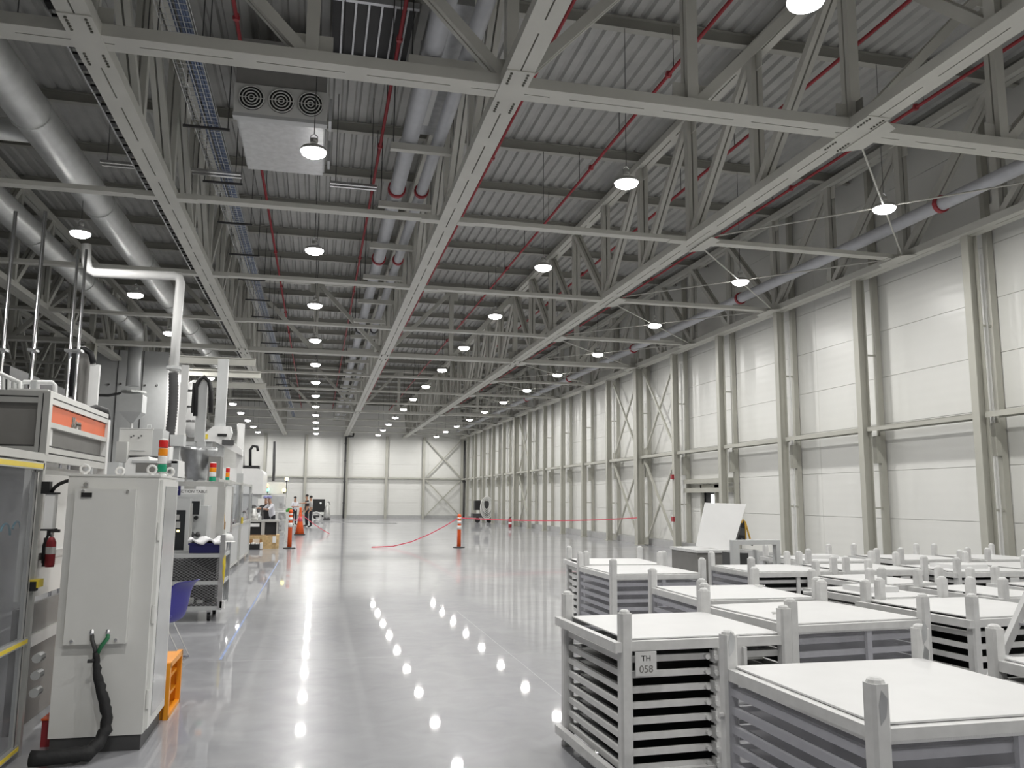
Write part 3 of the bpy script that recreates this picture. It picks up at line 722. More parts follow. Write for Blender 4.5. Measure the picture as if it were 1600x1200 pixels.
# ================================================================ far floor: posts, cones, tape, carts
def delin(p, h, label):
    t = thing('barrier_post', label, 'post', p)
    MB().lathe([(.2, .0), (.2, .03), (.06, .05)], 14, p).build('base', 'dark', t)
    MB().lathe([(.07, .05), (.06, h-.12), (.06, h-.1)], 12, p).build('tube', 'orange2', t, True)
    for z0, z1 in ((h*.55, h*.66), (h*.72, h*.80), (h*.86, h*.9)):
        MB().lathe([(.072, z0), (.070, z1)], 12, p).build('band', 'white', t, True, label='white band')
    MB().lathe([(.06, h-.1), (.075, h-.06), (.04, h)], 12, p).build('top_grip', 'orange2', t, True)
    return t
pm = onZ(717, 856); pL = onZ(452, 857)
delin(pm, 1.13, 'orange barrier post with pale bands alone on the open floor')
delin(pL, 1.25, 'orange barrier post beside the plywood crate')
pc = onZ(468, 836)
t = thing('traffic_cone', 'tall orange traffic cone behind the barrier post', 'cone', pc)
MB().box(pc.x-.24, pc.x+.24, pc.y-.24, pc.y+.24, 0, .05).build('base', 'dark', t)
MB().lathe([(.2, .05), (.10, .62), (.05, 1.1), (.06, 1.15), (.05, 1.2)], 16, pc).build('cone_body', 'orange2', t, True)
MB().lathe([(.107, .6), (.075, .85)], 16, pc).build('collar', 'pink', t, True)
def tape(pts, label, wd=.035):
    mb = MB(); n_ = len(pts)
    mb.v = [tuple(Vector(p)+Vector((0, 0, s*wd/2))) for p in pts for s in (-1, 1)]
    mb.f = [(2*i, 2*i+1, 2*i+3, 2*i+2) for i in range(n_-1)]
    o = mb.build('barrier_tape', 'pink', label=label, cat='tape')
    md = o.modifiers.new('thickness', 'SOLIDIFY'); md.thickness = .003
    return o
def cat(p, q, sag, n_=24): p, q = Vector(p), Vector(q); return [p.lerp(q, i/n_)-Vector((0, 0, sag*4*(i/n_)*(1-i/n_))) for i in range(n_+1)]
cy = onX(1008, 812, 11.66)
tape(cat((pm.x+.07, pm.y, 1.0), (11.6, 29.2, 1.0), .1), 'pink barrier tape stretched from the lone post to a wall column')
tp_ = [(pm.x-.07, pm.y, .98), (pm.x-.5, pm.y, .72), (pm.x-1.0, pm.y, .46), (pm.x-1.6, pm.y+.1, .2), (pm.x-2.2, pm.y+.2, .05), (pm.x-2.9, pm.y+.3, .02)]
tape(tp_, 'pink barrier tape drooping from the lone post down to the floor')
tape(cat((pL.x, pL.y+.07, 1.1), (pc.x, pc.y-.09, .95), .25), 'pink barrier tape from the crate post to the cone')
tape(cat((pc.x+.06, pc.y, .9), (pc.x+1.3, pc.y+.6, .03), .05), 'pink barrier tape drooping from the cone to the floor')
# hose cart by the wall
hc = onZ(755, 817); hc = Vector((11.0, 57.6, 0))
t = thing('hose_cart', 'machine cart with a big coil of grey hose by the wall', 'cart', hc)
def hp(px, py, Y=57.6): return onY(px, py, Y)
a, b = hp(742, 782), hp(750, 797)
MB().box(a.x, b.x, 57.4, 58.0, b.z, a.z).build('control_box', 'black', t)
MB().box(hp(738, 803).x, hp(768, 803).x, 57.3, 58.1, .35, .62).build('chassis', 'dark', t)
for px in (745, 763):
    MB().lathe([(.18, 57.3), (.18, 57.42)], 14, (hp(px, 814).x, 0, .18), 'y').build('wheel', 'rubber', t)
cc = hp(759, 790)
for k in range(6):
    r = .72-.075*k; MB().tube([(cc.x+r*.62*math.cos(q_), 57.2+.05*(k % 3), cc.z+.05*k-.15+r*1.05*math.sin(q_)) for q_ in [2*math.pi*i/28 for i in range(28)]], .045, 7, closed=True).build('hose_coil', 'cab', t, True)
MB().box(hp(755, 800).x, hp(764, 800).x, 57.5, 57.9, .6, 1.5).build('hose_stand', 'dark', t)
# fire extinguisher on the floor
def extinguisher(p, h, label, r=.085):
    t = thing('fire_extinguisher', label, 'extinguisher', p)
    p = Vector(p)
    MB().lathe([(r*.9, 0), (r, .02), (r, h*.7), (r*.7, h*.8), (r*.3, h*.86)], 14, p).build('cylinder', 'red', t, True)
    MB().lathe([(r*.3, h*.86), (r*.3, h*.94)], 8, p).build('valve', 'dark', t)
    MB().box(p.x-.015, p.x+.1, p.y-.012, p.y+.012, p.z+h*.94, p.z+h).build('lever', 'dark', t)
    MB().tube([p+Vector((-.03, 0, h*.9)), p+Vector((-r-.03, 0, h*.75)), p+Vector((-r-.02, 0, h*.35))], .012, 6).build('hose', 'dark', t)
    MB().lathe([(r+.002, h*.3), (r+.002, h*.5)], 14, p).build('label_band', 'paper', t)
    return t
extinguisher(onZ(797, 824), .62, 'red fire extinguisher standing on the floor by the panel wall', .1)
# red call points on a column beside the door
for z in (2.35, .95):
    MB().box(11.6, 11.68, 26.0, 26.12, z, z+.16).build('alarm_box', 'red', label='small red alarm box on the column beside the door, '+('upper one' if z > 2 else 'lower one'), cat='alarm')
# black equipment by the back wall
t = thing('pump_cart', 'black cabinet on a wheeled cart with pale hoses by the back wall', 'cart', (1.0, 64.5, 0))
def q_(x, y, Y=64.5): return onY(x, y, Y)
MB().box(q_(489, 780).x, q_(508, 780).x, 64.4, 65.2, q_(500, 800).z, q_(500, 780).z).build('cabinet', 'black', t)
MB().lathe([(.08, 64.37), (.08, 64.4)], 12, (q_(501, 786).x, 0, q_(501, 786).z), 'y').build('gauge', 'white', t)
for k in range(3):
    c = q_(494, 806); MB().tube([(c.x+(.25+.06*k)*math.cos(i*.33), 64.2-.06*k, c.z-.05+(.24+.05*k)*math.sin(i*.33)) for i in range(19)], .035, 6, closed=True).build('hose', 'white', t, True)
MB().box(q_(489, 800).x, q_(512, 800).x, 64.3, 65.2, .2, .32).build('chassis', 'dark', t)
for px in (491, 509): MB().lathe([(.12, 64.25), (.12, 64.33)], 12, (q_(px, 812).x, 0, .12), 'y').build('wheel', 'rubber', t)
t = thing('upright_pump', 'grey upright pump on wheels beside the black cabinet', 'pump', (q_(511, 811, 63.9).x, 63.9, 0))
cx = q_(510.5, 811, 63.9).x
MB().lathe([(.2, .1), (.26, .3), (.2, .8), (.1, 1.1), (.05, 1.3)], 12, (cx, 63.9, 0)).build('housing', 'alu', t, True)
MB().box(cx-.25, cx+.25, 63.7, 64.1, 0, .1).build('base', 'dark', t)
MB().tube([(cx, 63.9, 1.2), (cx+.1, 63.8, 1.35), (cx+.2, 63.75, 1.1)], .03, 6).build('handle', 'dark', t)
for (a, b, c, d, nm) in ((545, 812, 590, 811.5, 'nearer the pump'), (500, 815.5, 620, 818, 'farther from the pump')):
    p, q = onZ(a, b), onZ(c, d)
    MB().bar((p.x, p.y, .02), (q.x, q.y, .02), .12, .04).build('floor_pipe', 'curb', label=f'long grey pipe lying on the floor by the back wall, {nm}', cat='pipe')
# blue guide line on the floor
MB().box(-.905, -.88, 9.2, 23., .0, .002).build('floor_line', 'bluetape', label='thin blue guide line taped along the floor by the machines', cat='floor line')
# ================================================================ control cabinet in the foreground
cx0, cx1, cy0, cy1, ct = -1.62, -1.055, 6.10, 6.80, 1.78
t = thing('control_cabinet', 'tall grey control cabinet with a stack light on top', 'cabinet', ((cx0+cx1)/2, (cy0+cy1)/2, 0))
CABT = t
MB().box(cx0, cx1, cy0, cy1, .1, ct).build('body', 'cab', t)
MB().box(cx0+.01, cx1-.01, cy0+.01, cy1-.01, 0, .1).build('plinth', 'dark', t)
MB().box(cx0-.01, cx1+.012, cy0-.01, cy1+.01, ct, ct+.012).build('top_cap', 'cab', t)
fp = MB().box(cx0+.06, cx1-.13, cy0-.055, cy0, .69, ct-.085).build('front_cover', 'cab', t)
for px, pz in ((cx0+.11, ct-.1), (cx1-.18, ct-.1), (cx0+.11, .715), (cx1-.19, .715)):
    MB().lathe([(.011, cy0-.066), (.009, cy0-.055)], 8, (px, 0, pz), 'y').build('screw', 'chrome', fp)
hdl = MB().box(cx0+.1, cx0+.165, cy0-.068, cy0-.055, ct-.14, ct-.11).build('recessed_handle', 'black', fp)
dr = MB().box(cx1, cx1+.02, cy0+.05, cy1-.01, .12, ct-.02).build('side_door', 'cab', t)
MB().box(cx1+.02, cx1+.024, cy0+.15, cy1-.06, .18, ct-.06).build('shaded_gloss_panel', 'gloss_shade', dr)  # glossy side face, its shading put in as a darker grey
for z in (.25, .8, 1.35): MB().tube([(cx1+.012, cy0+.045, z), (cx1+.012, cy0+.045, z+.12)], .012, 8).build('hinge', 'cab', dr)
def eyebolt(p, par):
    p = Vector(p); MB().tube([p+Vector((.028*math.cos(a), 0, .04+.028*math.sin(a))) for a in [2*math.pi*i/16 for i in range(16)]], .009, 6, closed=True).lathe([(.02, 0), (.014, .012)], 8, p).build('eye_bolt', 'white', par)
for x, y in ((cx0+.07, cy0+.1), (cx1-.06, cy0+.06), (cx0+.18, cy1-.07), (cx1-.03, cy1-.1)): eyebolt((x, y, ct+.012), t)
def stack_light(p, r, h, label, parent=None, cols=('lampgreen', 'lampclear', 'lampamber', 'lampred'), group=None):
    p = Vector(p); t = thing('stack_light', label, 'signal light', p, 0, group)
    n_ = len(cols); z = h*.12
    MB().lathe([(r*1.1, 0), (r*1.1, h*.05), (r*.6, h*.08), (r*.6, h*.12)], 12, p).build('base', 'white', t)
    dz = (h*.84)/n_
    for i, c in enumerate(cols):
        MB().lathe([(r*.97, z+.002), (r, z+dz*.15), (r, z+dz*.85), (r*.97, z+dz-.002)], 14, p).build('lens_segment', c, t, True, label={'lampgreen': 'green lens', 'lampclear': 'clear lens', 'lampamber': 'amber lens', 'lampred': 'red lens'}.get(c))
        z += dz
    MB().lathe([(r*.95, z), (r*.8, z+h*.03), (r*.3, z+h*.04)], 12, p).build('cap', 'white', t)
    return t
sp = onY(251, 735, 6.5)
stack_light((sp.x, 6.55, ct+.012), .033, .28, 'red, amber, clear and green stack light on the grey control cabinet')
# cable loom at the cabinet's front
t = thing('cable_loom', 'black wrapped cable loom hanging down the cabinet onto the floor', 'cable', (cx0+.3, cy0-.2, 0))
Yl = cy0-.07
def lp(x, y, Y=Yl): return onY(x, y, Y)
pts = [lp(150, 1020), lp(151, 1045), lp(155, 1068), lp(161, 1092, Yl-.02), lp(168, 1115, Yl-.03), lp(165, 1140, Yl-.05), lp(154, 1162, Yl-.1)]
pts += [Vector((onZ(140, 1172, .06).x, Yl-.16, .06)), Vector((onZ(110, 1172, .06).x, Yl-.19, .06)), Vector((onZ(60, 1174, .06).x, Yl-.2, .06))]
rad_ = [.02, .026, .03, .036, .034, .036, .042, .048, .05, .05]; fine, rf = [], []
random.seed(11)
for i in range(len(pts)-1):
    for k in range(4):
        fine.append(pts[i].lerp(pts[i+1], k/4)+Vector((random.uniform(-.004, .004), random.uniform(-.004, .004), random.uniform(-.003, .003)))); rf.append((rad_[i]*(1-k/4)+rad_[i+1]*k/4)*random.uniform(.86, 1.12))
fine.append(pts[-1]); rf.append(rad_[-1])
MB().tube(fine, rf, 10).build('wrapped_bundle', 'rubber', t, True)
MB().tube([lp(169, 990, Yl+.02), lp(168, 997, Yl), lp(158, 1010), lp(152, 1022)], .013, 8).build('sleeve', 'greencable', t, True, label='green cable sleeve')
MB().tube([lp(144, 990, Yl+.02), lp(144, 1000, Yl), lp(148, 1012), lp(150, 1022)], .013, 8).build('sleeve', 'dark', t, True)
for px in (144, 169):
    c = lp(px, 988, Yl+.02); MB().lathe([(.015, -.02), (.018, 0), (.012, .02)], 8, c).build('gland', 'chrome', t)
MB().tube([lp(137, 1033, Yl-.03), lp(143, 1033, Yl-.03), lp(148, 1031, Yl)], .012, 6).build('tie_end', 'black', t)
# thin black cable from the guard post to the cabinet
t = thing('black_cable', 'thin black cable arching from the white conduit to the cabinet', 'cable', onY(100, 755, 6.1))
MB().tube([onY(x, y, 6.12) for x, y in ((80, 770), (85, 762), (93, 756), (103, 752), (113, 750), (123, 751), (130, 753), (134, 756))], .012, 8).build('cable', 'black', t, True)
c = onY(135, 757, 6.09); MB().lathe([(.015, c.y-.02), (.02, c.y)], 8, (c.x, 0, c.z), 'y').build('gland', 'chrome', t)
t = thing('conduit_box', 'white vertical conduit box on the guard post', 'conduit', onY(80, 800, 6.1))
p, q = onY(74, 772, 6.1), onY(84, 826, 6.1)
MB().box(p.x, q.x, 6.06, 6.14, q.z, p.z).build('body', 'white', t)
MB().box(p.x-.01, q.x+.01, 6.05, 6.15, p.z, p.z+.012).build('end_cap', 'black', t); MB().box(p.x-.01, q.x+.01, 6.05, 6.15, q.z-.012, q.z).build('end_cap', 'black', t)
MB().tube([((p.x+q.x)/2, 6.1, q.z-.01), ((p.x+q.x)/2, 6.1, q.z-.05)], .012, 8).build('cable_end', 'black', t)
# fire extinguisher behind the guard post
e = onY(77, 886, 6.5)
t = thing('fire_extinguisher', 'red fire extinguisher hung between guard post and control cabinet', 'extinguisher', e)
MB().lathe([(.028, 0), (.033, .02), (.033, .17), (.02, .2), (.01, .21)], 12, e).build('cylinder', 'red', t, True)
MB().lathe([(.034, .09), (.034, .14)], 12, e).build('label_band', 'paper', t); MB().lathe([(.012, .21), (.014, .24)], 8, e).build('valve', 'chrome', t)
MB().box(e.x-.02, e.x+.05, e.y-.01, e.y+.01, e.z+.24, e.z+.26).build('lever', 'dark', t)
MB().tube([e+Vector((-.02, -.02, .22)), e+Vector((-.04, -.03, .15)), e+Vector((-.035, -.035, .03))], .009, 6).build('hose', 'black', t)
MB().box(e.x-.06, e.x-.02, e.y+.035, e.y+.05, e.z, e.z+.2).build('wall_bracket', 'dark', t)
# red bucket between guard and cabinet
e = onZ(72, 1140, 0); t = thing('red_bin', 'small red bin squeezed between the guard and the cabinet', 'bin', (e.x, 6.45, 0))
MB().box(-1.715, -1.645, 6.3, 6.5, 0, .17).build('body', 'red', t); MB().box(-1.72, -1.64, 6.29, 6.51, .17, .18).build('rim', 'orange2', t)
# ================================================================ guarded machine cell (far left foreground)
G = thing('guarded_cell', 'machine cell of aluminium profiles with glass doors and an orange header panel', 'machine', (-2.8, 6.1, 0))
gx = -1.80
def prof(a, b, s=.045, par=None, nm='profile', m='alu'): return MB().bar(a, b, s, s).build(nm, m, par or G)
YN, YF = 3.2, 6.12
prof((gx, YF, 0), (gx, YF, 1.9)); prof((gx, YN, 0), (gx, YN, 1.9)); prof((gx-1.9, YF, 0), (gx-1.9, YF, 1.9))
prof((gx, YN, 1.90), (gx, 7.75, 1.90), .05); prof((gx, YN, 1.84), (gx, YF, 1.84), .045)
MB().box(gx+.022, gx+.025, YN, YF-.03, 1.825, 1.855).build('yellow_strip', 'yellow', G, label='yellow strip')
z1, z2 = onX(0, 1000, gx+.03), onX(0, 1188, gx+.03)
for zc, nm in ((.72, ''), (.06, '')):
    prof((gx, YN, zc), (gx, YF-.05, zc), .045)
    MB().box(gx+.022, gx+.025, YN, YF-.05, zc-.012, zc+.012).build('yellow_strip', 'yellow', G)
prof((gx, YF-.10, .06), (gx, YF-.10, 1.80), .035)
MB().box(gx+.018, gx+.020, YF-.125, YF-.118, .06, 1.8).build('black_gasket', 'black', G)
MB().box(gx-.004, gx+.004, YN, YF-.12, .745, 1.81).build('glass_pane', 'glass', G); MB().box(gx-.004, gx+.004, YN, YF-.12, .085, .70).build('glass_pane', 'glass', G)
MB().box(gx-.05, gx-.02, YN, YF, .0, .05).build('kick_plate', 'dark', G)
MB().box(gx+.02, gx+.07, YF-.03, YF+.03, 1.66, 1.74).build('door_switch', 'black', G)
cL = onX(70, 905, gx+.02); MB().box(gx+.0, gx+.06, YF-.06, YF+.05, cL.z-.03, cL.z+.02).build('door_lock', 'yellow', G, label='yellow door lock'); MB().box(gx+.0, gx+.05, YF-.07, YF-.02, cL.z-.05, cL.z+.01).build('lock_body', 'black', G)
# upper housing
zb, ztp, YB = 1.935, 2.33, 7.72
HU = MB().box(gx-2.3, gx-.02, YF+.02, YB, zb+.02, ztp-.02).build('upper_housing', 'greypanel', G, label='dark grey upper housing')
for z in (zb+.0, ztp-.065, ztp-.02):
    for sx in (0,): MB().box(gx-2.3, gx+.02, YF-.02, YF+.02, z, z+.036).build('profile', 'alu', G)
for z in (zb, zb+.172, ztp-.065, ztp-.02): MB().box(gx-.02, gx+.024, YF, YB, z, z+.036).build('profile', 'alu', G)
for z in (ztp-.028, zb+.04): MB().box(gx-2.3, gx-.05, YF-.021, YF-.019, z, z+.008).build('profile_slot', 'black', G); MB().box(gx+.0235, gx+.0255, YF+.05, YB-.02, z, z+.008).build('profile_slot', 'black', G)
MB().box(gx-.045, gx+.028, YF-.024, YF+.04, zb-.02, ztp+.016).build('corner_profile', 'alu', G)
MB().box(gx-.018, gx-.012, YF-.027, YF-.022, zb, ztp).build('profile_slot', 'black', G)
MB().box(gx-.03, gx+.03, YB-.01, YB+.06, zb-.4, ztp-.03).build('end_post', 'machine_w', G)
op = MB().box(gx-.01, gx+.008, YF+.05, YB-.02, zb+.21, ztp-.07).build('orange_panel', 'orange', G, label='orange header panel')
oc = onX(119, 666, gx+.009)
random.seed(3)
for k in range(26):
    yy, zz = (k % 6)/5-.5, (k//6)/4-.5
    MB().lathe([(.02, gx+.006), (.017, gx+.0125+.001*(k % 3))], 8, (0, oc.y+.2*yy+random.uniform(-.012, .012), oc.z+.075*zz+random.uniform(-.006, .006)), 'x').build('emblem_piece', 'logo_w' if k in (2, 9, 15) else 'logo', op)
MB().box(gx-.012, gx-.004, YF+.05, YF+.2, zb+.03, zb+.17).build('bright_strip', 'machine_w', G)
MB().prism([(gx-.35, YF+.35, ztp+.02), (gx-.1, YF+.35, ztp+.02), (gx-.1, YB+.3, ztp+.02), (gx-.35, YB+.3, ztp+.02)], (0, 0, .05)).build('roof_box', 'machine_w', G)
MB().tube([(gx-.12, YB-.2, ztp+.02), (gx-.05, YB-.12, ztp+.06), (gx, YB+.0, ztp+.05), (gx+.01, YB+.05, ztp-.02)], .025, 8).build('flexible_hose', 'dark', G, True)
# inner fittings seen through the glass
I = thing('conveyor', 'grey slanted conveyor with teal air hoses inside the guarded cell', 'conveyor', (-2.4, 5.4, 0))
MB().bar((-2.0, 4.6, 1.26), (-2.05, 6.0, 1.12), .03, .1).build('side_rail', 'alu', I); MB().bar((-2.5, 4.6, 1.26), (-2.55, 6.0, 1.12), .03, .1).build('side_rail', 'alu', I)
MB().bar((-2.25, 4.6, 1.22), (-2.3, 6.0, 1.08), .45, .02).build('belt', 'machine', I)
for y in (4.8, 5.8): MB().box(-2.3, -2.22, y, y+.08, 0, 1.1).build('support', 'alu', I)
for k, (px, py) in enumerate(((8, 830), (26, 826))):
    c = onX(px, py, -2.05); MB().tube([c+Vector((0, .1*math.cos(a), .1*math.sin(a)-.05)) for a in [.2+2.4*i/8 for i in range(9)]], .008, 6).build('air_hose', 'tealhose', I, True, label='teal air hose')
MB().box(-3.3, -2.6, 4.4, 6.0, 0, 1.0).build('machine_bed', 'machine', I)
MB().box(-3.6, -2.2, 6.3, 7.6, 0, 1.85).build('inner_cabinet', 'machine', I)
for z in (.62, .95, 1.5): MB().box(-3.6, -2.1, 6.24, 6.29, z, z+.03).build('frame_bar', 'alu', I)
MB().box(-2.75, -2.4, 6.25, 6.3, 1.0, 1.42).build('front_plate', 'machine_w', I)
MB().box(-2.2, -2.12, 6.2, 6.28, 0, 1.85).build('frame_post', 'alu', I)
Jn = thing('inner_panel', 'pale inner wall of the guarded cell beside the cabinet', 'panel', (-1.9, 6.9, 0))
MB().box(-1.92, -1.88, 6.2, 7.7, .95, 1.85).build('sheet', 'cab', Jn); MB().box(-1.92, -1.88, 6.2, 7.7, .1, .9).build('lower_sheet', 'greypanel', Jn)
MB().box(-1.88, -1.86, 6.2, 7.7, .62, .70).build('rail', 'alu', Jn); MB().box(-1.88, -1.86, 6.2, 7.7, 1.2, 1.25).build('rail', 'alu', Jn)
MB().box(-1.87, -1.84, 6.25, 6.32, 0, 1.85).build('stand', 'dark', Jn)
for k in range(3): MB().lathe([(.03, 6.23), (.03, 6.33)], 10, (-1.76, 0, .36+.11*k), 'y').build('valve', 'machine', Jn)
# ================================================================ orange crate and blue chair
t = thing('plastic_crate', 'orange-yellow plastic crate standing on its side behind the cabinet', 'crate', (-1.1, 7.05, 0))
x0, x1, y0, y1, hh = -1.36, -1.03, 6.86, 7.42, .40
MB().box(x0, x0+.02, y0, y1, 0, hh).build('bottom', 'crate', t)
for (a, b, c, d) in ((y0, y0+.02, 0, hh), (y1-.02, y1, 0, hh), (y0+.02, y1-.02, 0, .02), (y0+.02, y1-.02, hh-.02, hh)): MB().box(x0+.02, x1, a, b, c, d).build('side', 'crate', t)
MB().box(x1-.02, x1+.015, y0-.015, y0+.03, 0, hh+.01).box(x1-.02, x1+.015, y1-.03, y1+.015, 0, hh+.01).box(x1-.02, x1+.015, y0, y1, hh-.03, hh+.012).box(x1-.02, x1+.015, y0, y1, 0, .03).build('rim', 'crate', t)
for k in range(1, 3): MB().box(x1-.06, x1-.02, y0, y1, hh*k/3-.012, hh*k/3+.012).build('rib', 'crate', t)
t = thing('blue_chair', 'blue plastic chair on thin chrome sled legs behind the cabinet', 'chair', (-1.45, 9.2, 0))
Yc = 9.2
prof_ = [onY(x, y, Yc) for x, y in ((246, 970), (262, 975), (272, 966), (277, 945), (281, 925), (288, 912), (300, 906))]
sh = MB()
for w0, w1, nm in ((-.22, .22, ''),):
    k0 = len(sh.v)
    for p in prof_: sh.v += [(p.x-.09, p.y-.2, p.z), (p.x-.02, p.y-.07, p.z-.012), (p.x+.05, p.y+.07, p.z-.012), (p.x+.09, p.y+.2, p.z)]
    sh.f += [(k0+4*i+j, k0+4*i+j+1, k0+4*i+j+5, k0+4*i+j+4) for i in range(len(prof_)-1) for j in range(3)]
o = sh.build('seat_shell', 'blue', t, True); md = o.modifiers.new('t', 'SOLIDIFY'); md.thickness = .012; md = o.modifiers.new('s', 'SUBSURF'); md.levels = 1; md.render_levels = 1
c = onY(252, 966, Yc); MB().lathe([(.0, -.03), (.1, -.02), (.12, .0), (.1, .015), (0, .02)], 14, (c.x, Yc-.1, c.z+.03)).build('seat_pad', 'blue', t, True)
seatz = onY(270, 975, Yc).z
for s in (-.2, .2):
    MB().tube([(-1.40, Yc+s, seatz), (-1.22, Yc+s, .012), (-1.65, Yc+s, .012), (-1.52, Yc+s, seatz)], .011, 6).build('sled_leg', 'chrome', t)
MB().tube([(-1.25, Yc-.2, .012), (-1.25, Yc+.2, .012)], .008, 6).build('cross_bar', 'chrome', t)
# ================================================================ inspection station and mesh cart
t = thing('mesh_cart', 'wheeled cart with expanded metal sides and a navy bin on top', 'cart', (-1.8, 12.4, 0))
mx0, mx1, my0, my1, mz0, mz1 = -2.35, -1.21, 12.0, 12.8, .17, .86
for x in (mx0, mx1):
    for y in (my0, my1): MB().box(x-.03, x+.03, y-.03, y+.03, mz0, mz1+.28).build('corner_post', 'galv', t)
for z in (mz1, mz0, .5):
    for y in (my0, my1): MB().box(mx0, mx1, y-.02, y+.02, z-.025, z+.025).build('rail', 'machine', t)
    for x in (mx0, mx1): MB().box(x-.02, x+.02, my0, my1, z-.025, z+.025).build('rail', 'machine', t)
MB().box(-1.93, -1.89, my0-.02, my0+.02, mz0, mz1).build('mid_post', 'machine', t)
def mesh_net(a, b, axis, fixed, z0, z1, step=.045):
    mb = MB(); L = b-a; hgt = z1-z0; n_ = int(L/step)
    for s in (1, -1):
        k = -int(hgt/step*.55)-1 if s > 0 else 0
        for i in range(-int(hgt/step)-1, n_+int(hgt/step)+1):
            # slanted wire, clipped to the panel
            p0 = a+i*step; q0 = p0+s*hgt*1.7; za, zb_ = z0, z1
            lo_, hi_ = (p0, q0)
            if max(lo_, hi_) < a or min(lo_, hi_) > b: continue
            def clip(v, other, zv, zo):
                if v < a: f = (a-v)/(other-v); return a, zv+(zo-zv)*f
                if v > b: f = (b-v)/(other-v); return b, zv+(zo-zv)*f
                return v, zv
            p1, za1 = clip(p0, q0, z0, z1); q1, zb1 = clip(q0, p0, z1, z0)
            P_ = (p1, fixed, za1) if axis == 'y' else (fixed, p1, za1); Q_ = (q1, fixed, zb1) if axis == 'y' else (fixed, q1, zb1)
            if (Vector(P_)-Vector(Q_)).length > .02: mb.bar(P_, Q_, .006, .003)
    return mb
mesh_net(mx0, mx1, 'y', my0, mz0, mz1, .06).build('expanded_mesh', 'galv', t, kind='stuff'); mesh_net(my0, my1, 'x', mx1, mz0, mz1, .06).build('expanded_mesh', 'galv', t, kind='stuff')
MB().box(mx0, mx1, my0, my1, mz0+.03, mz0+.04).build('deck', 'dark', t)
for k in range(5):
    MB().box(-1.9+.12*k, -1.82+.12*k, my0+.1+.05*k, my0+.3, mz0+.04, mz0+.07+.02*(k % 3)).build('paper_scrap', 'paper', t)
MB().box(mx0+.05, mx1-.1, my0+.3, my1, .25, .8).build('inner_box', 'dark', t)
for x in (mx0+.1, mx1-.14):
    for y in (my0+.08, my1-.08):
        cs = MB().lathe([(.06, -.02), (.06, .02)], 12, (x, y, .06), 'x').build('caster', 'rubber', t); MB().box(x-.03, x+.03, y-.03, y+.03, .07, mz0).build('fork', 'galv', cs)
MB().box(mx1, mx1+.06, my0-.03, my0+.05, .16, .26).build('bumper', 'white', t)
bn = thing('navy_bin', 'navy blue plastic bin on the mesh cart under a white cloth', 'bin', (-1.6, 12.3, .89))
p, q = onY(296, 849, 12.05), onY(342, 865, 12.05)
MB().box(p.x, q.x, 12.06, 12.7, .89, p.z-.02).build('body', 'navy', bn); MB().box(p.x-.015, q.x+.015, 12.045, 12.715, p.z-.02, p.z).build('rim', 'navy', bn)
mb = MB(); n_ = 14
random.seed(5)
for i in range(n_+1):
    for j in range(6): mb.v.append((p.x-.02+(q.x-p.x+.06)*i/n_, 12.03+.7*j/5, p.z+.03+.035*math.sin(i*.9+j)+.02*random.random()))
mb.f = [(i*6+j, (i+1)*6+j, (i+1)*6+j+1, i*6+j+1) for i in range(n_) for j in range(5)]
o = mb.build('white_cloth', 'cloth', label='crumpled white cloth lying over the navy bin', cat='cloth'); md = o.modifiers.new('t', 'SOLIDIFY'); md.thickness = .03; o.data.polygons.foreach_set('use_smooth', [True]*len(o.data.polygons))
hp_ = onY(354, 845, 12.15)
t = thing('hard_hat', 'white safety helmet hanging at the corner of the mesh cart', 'helmet', hp_)
MB().lathe([(.09, 0), (.088, .05), (.06, .09), (.0, .1)], 14, hp_).build('shell', 'white', t, True); MB().lathe([(.12, -.012), (.09, .0)], 14, hp_).build('brim', 'white', t)
MB().tube([hp_+Vector((.03, 0, -.01)), hp_+Vector((.02, 0, -.12)), hp_+Vector((-.03, 0, -.2))], .008, 5).build('chin_strap', 'white', t)
y_ = onY(349, 880, 12.05); MB().tube([onY(349, 868, 12.0), onY(350, 885, 11.98), onY(348, 905, 11.99), onY(347, 920, 11.99)], [.03, .02, .02, .008], 8).build('yellow_ribbon', 'yellow', label='yellow ribbon hanging down the corner of the mesh cart', cat='ribbon')
# station
S = thing('inspection_station', 'grey inspection table station with dark screens and a name board', 'station', (-1.8, 13.2, 0))
Ys = 13.0
def sb(x0, y0, x1, y1, Y, dep, nm, m, par=S, **k):
    p, q = onY(x0, y0, Y), onY(x1, y1, Y); return MB().box(p.x, q.x, Y, Y+dep, q.z, p.z).build(nm, m, par, **k)
sb(262, 790, 320, 870, Ys+.25, .5, 'back_board', 'machine'); sb(262, 771, 318, 790, Ys+.25, .06, 'upper_board', 'machine')
bd = sb(276, 764, 321, 772, Ys, .04, 'name_board', 'machine_w', label='name board')
c = onY(299, 768, Ys); text_part('INSPECTION TABLE', .058, .001, 'dark', bd, Matrix.Translation((c.x-.03, Ys-.002, c.z)) @ Matrix.Rotation(math.pi/2, 4, 'X'))
sg = sb(262, 759, 281.5, 774, Ys-.06, .02, 'blue_sign', 'navy', label='dark blue sign with a white letter')
c = onY(276, 764, Ys-.06); text_part('B', .09, .001, 'paper', sg, Matrix.Translation((c.x, Ys-.063, c.z)) @ Matrix.Rotation(math.pi/2, 4, 'X'))
pn = sb(262, 779, 292, 870, Ys-.05, .25, 'control_console', 'machine')
sb(262, 797, 286, 868, Ys-.056, .006, 'console_front', 'screen', pn); sb(272, 804, 280, 812, Ys-.062, .006, 'console_key', 'alu', pn); sb(272, 815, 281, 825, Ys-.062, .006, 'console_key', 'alu', pn); sb(276, 828, 280, 831, Ys-.064, .008, 'indicator', 'glow_y', pn)
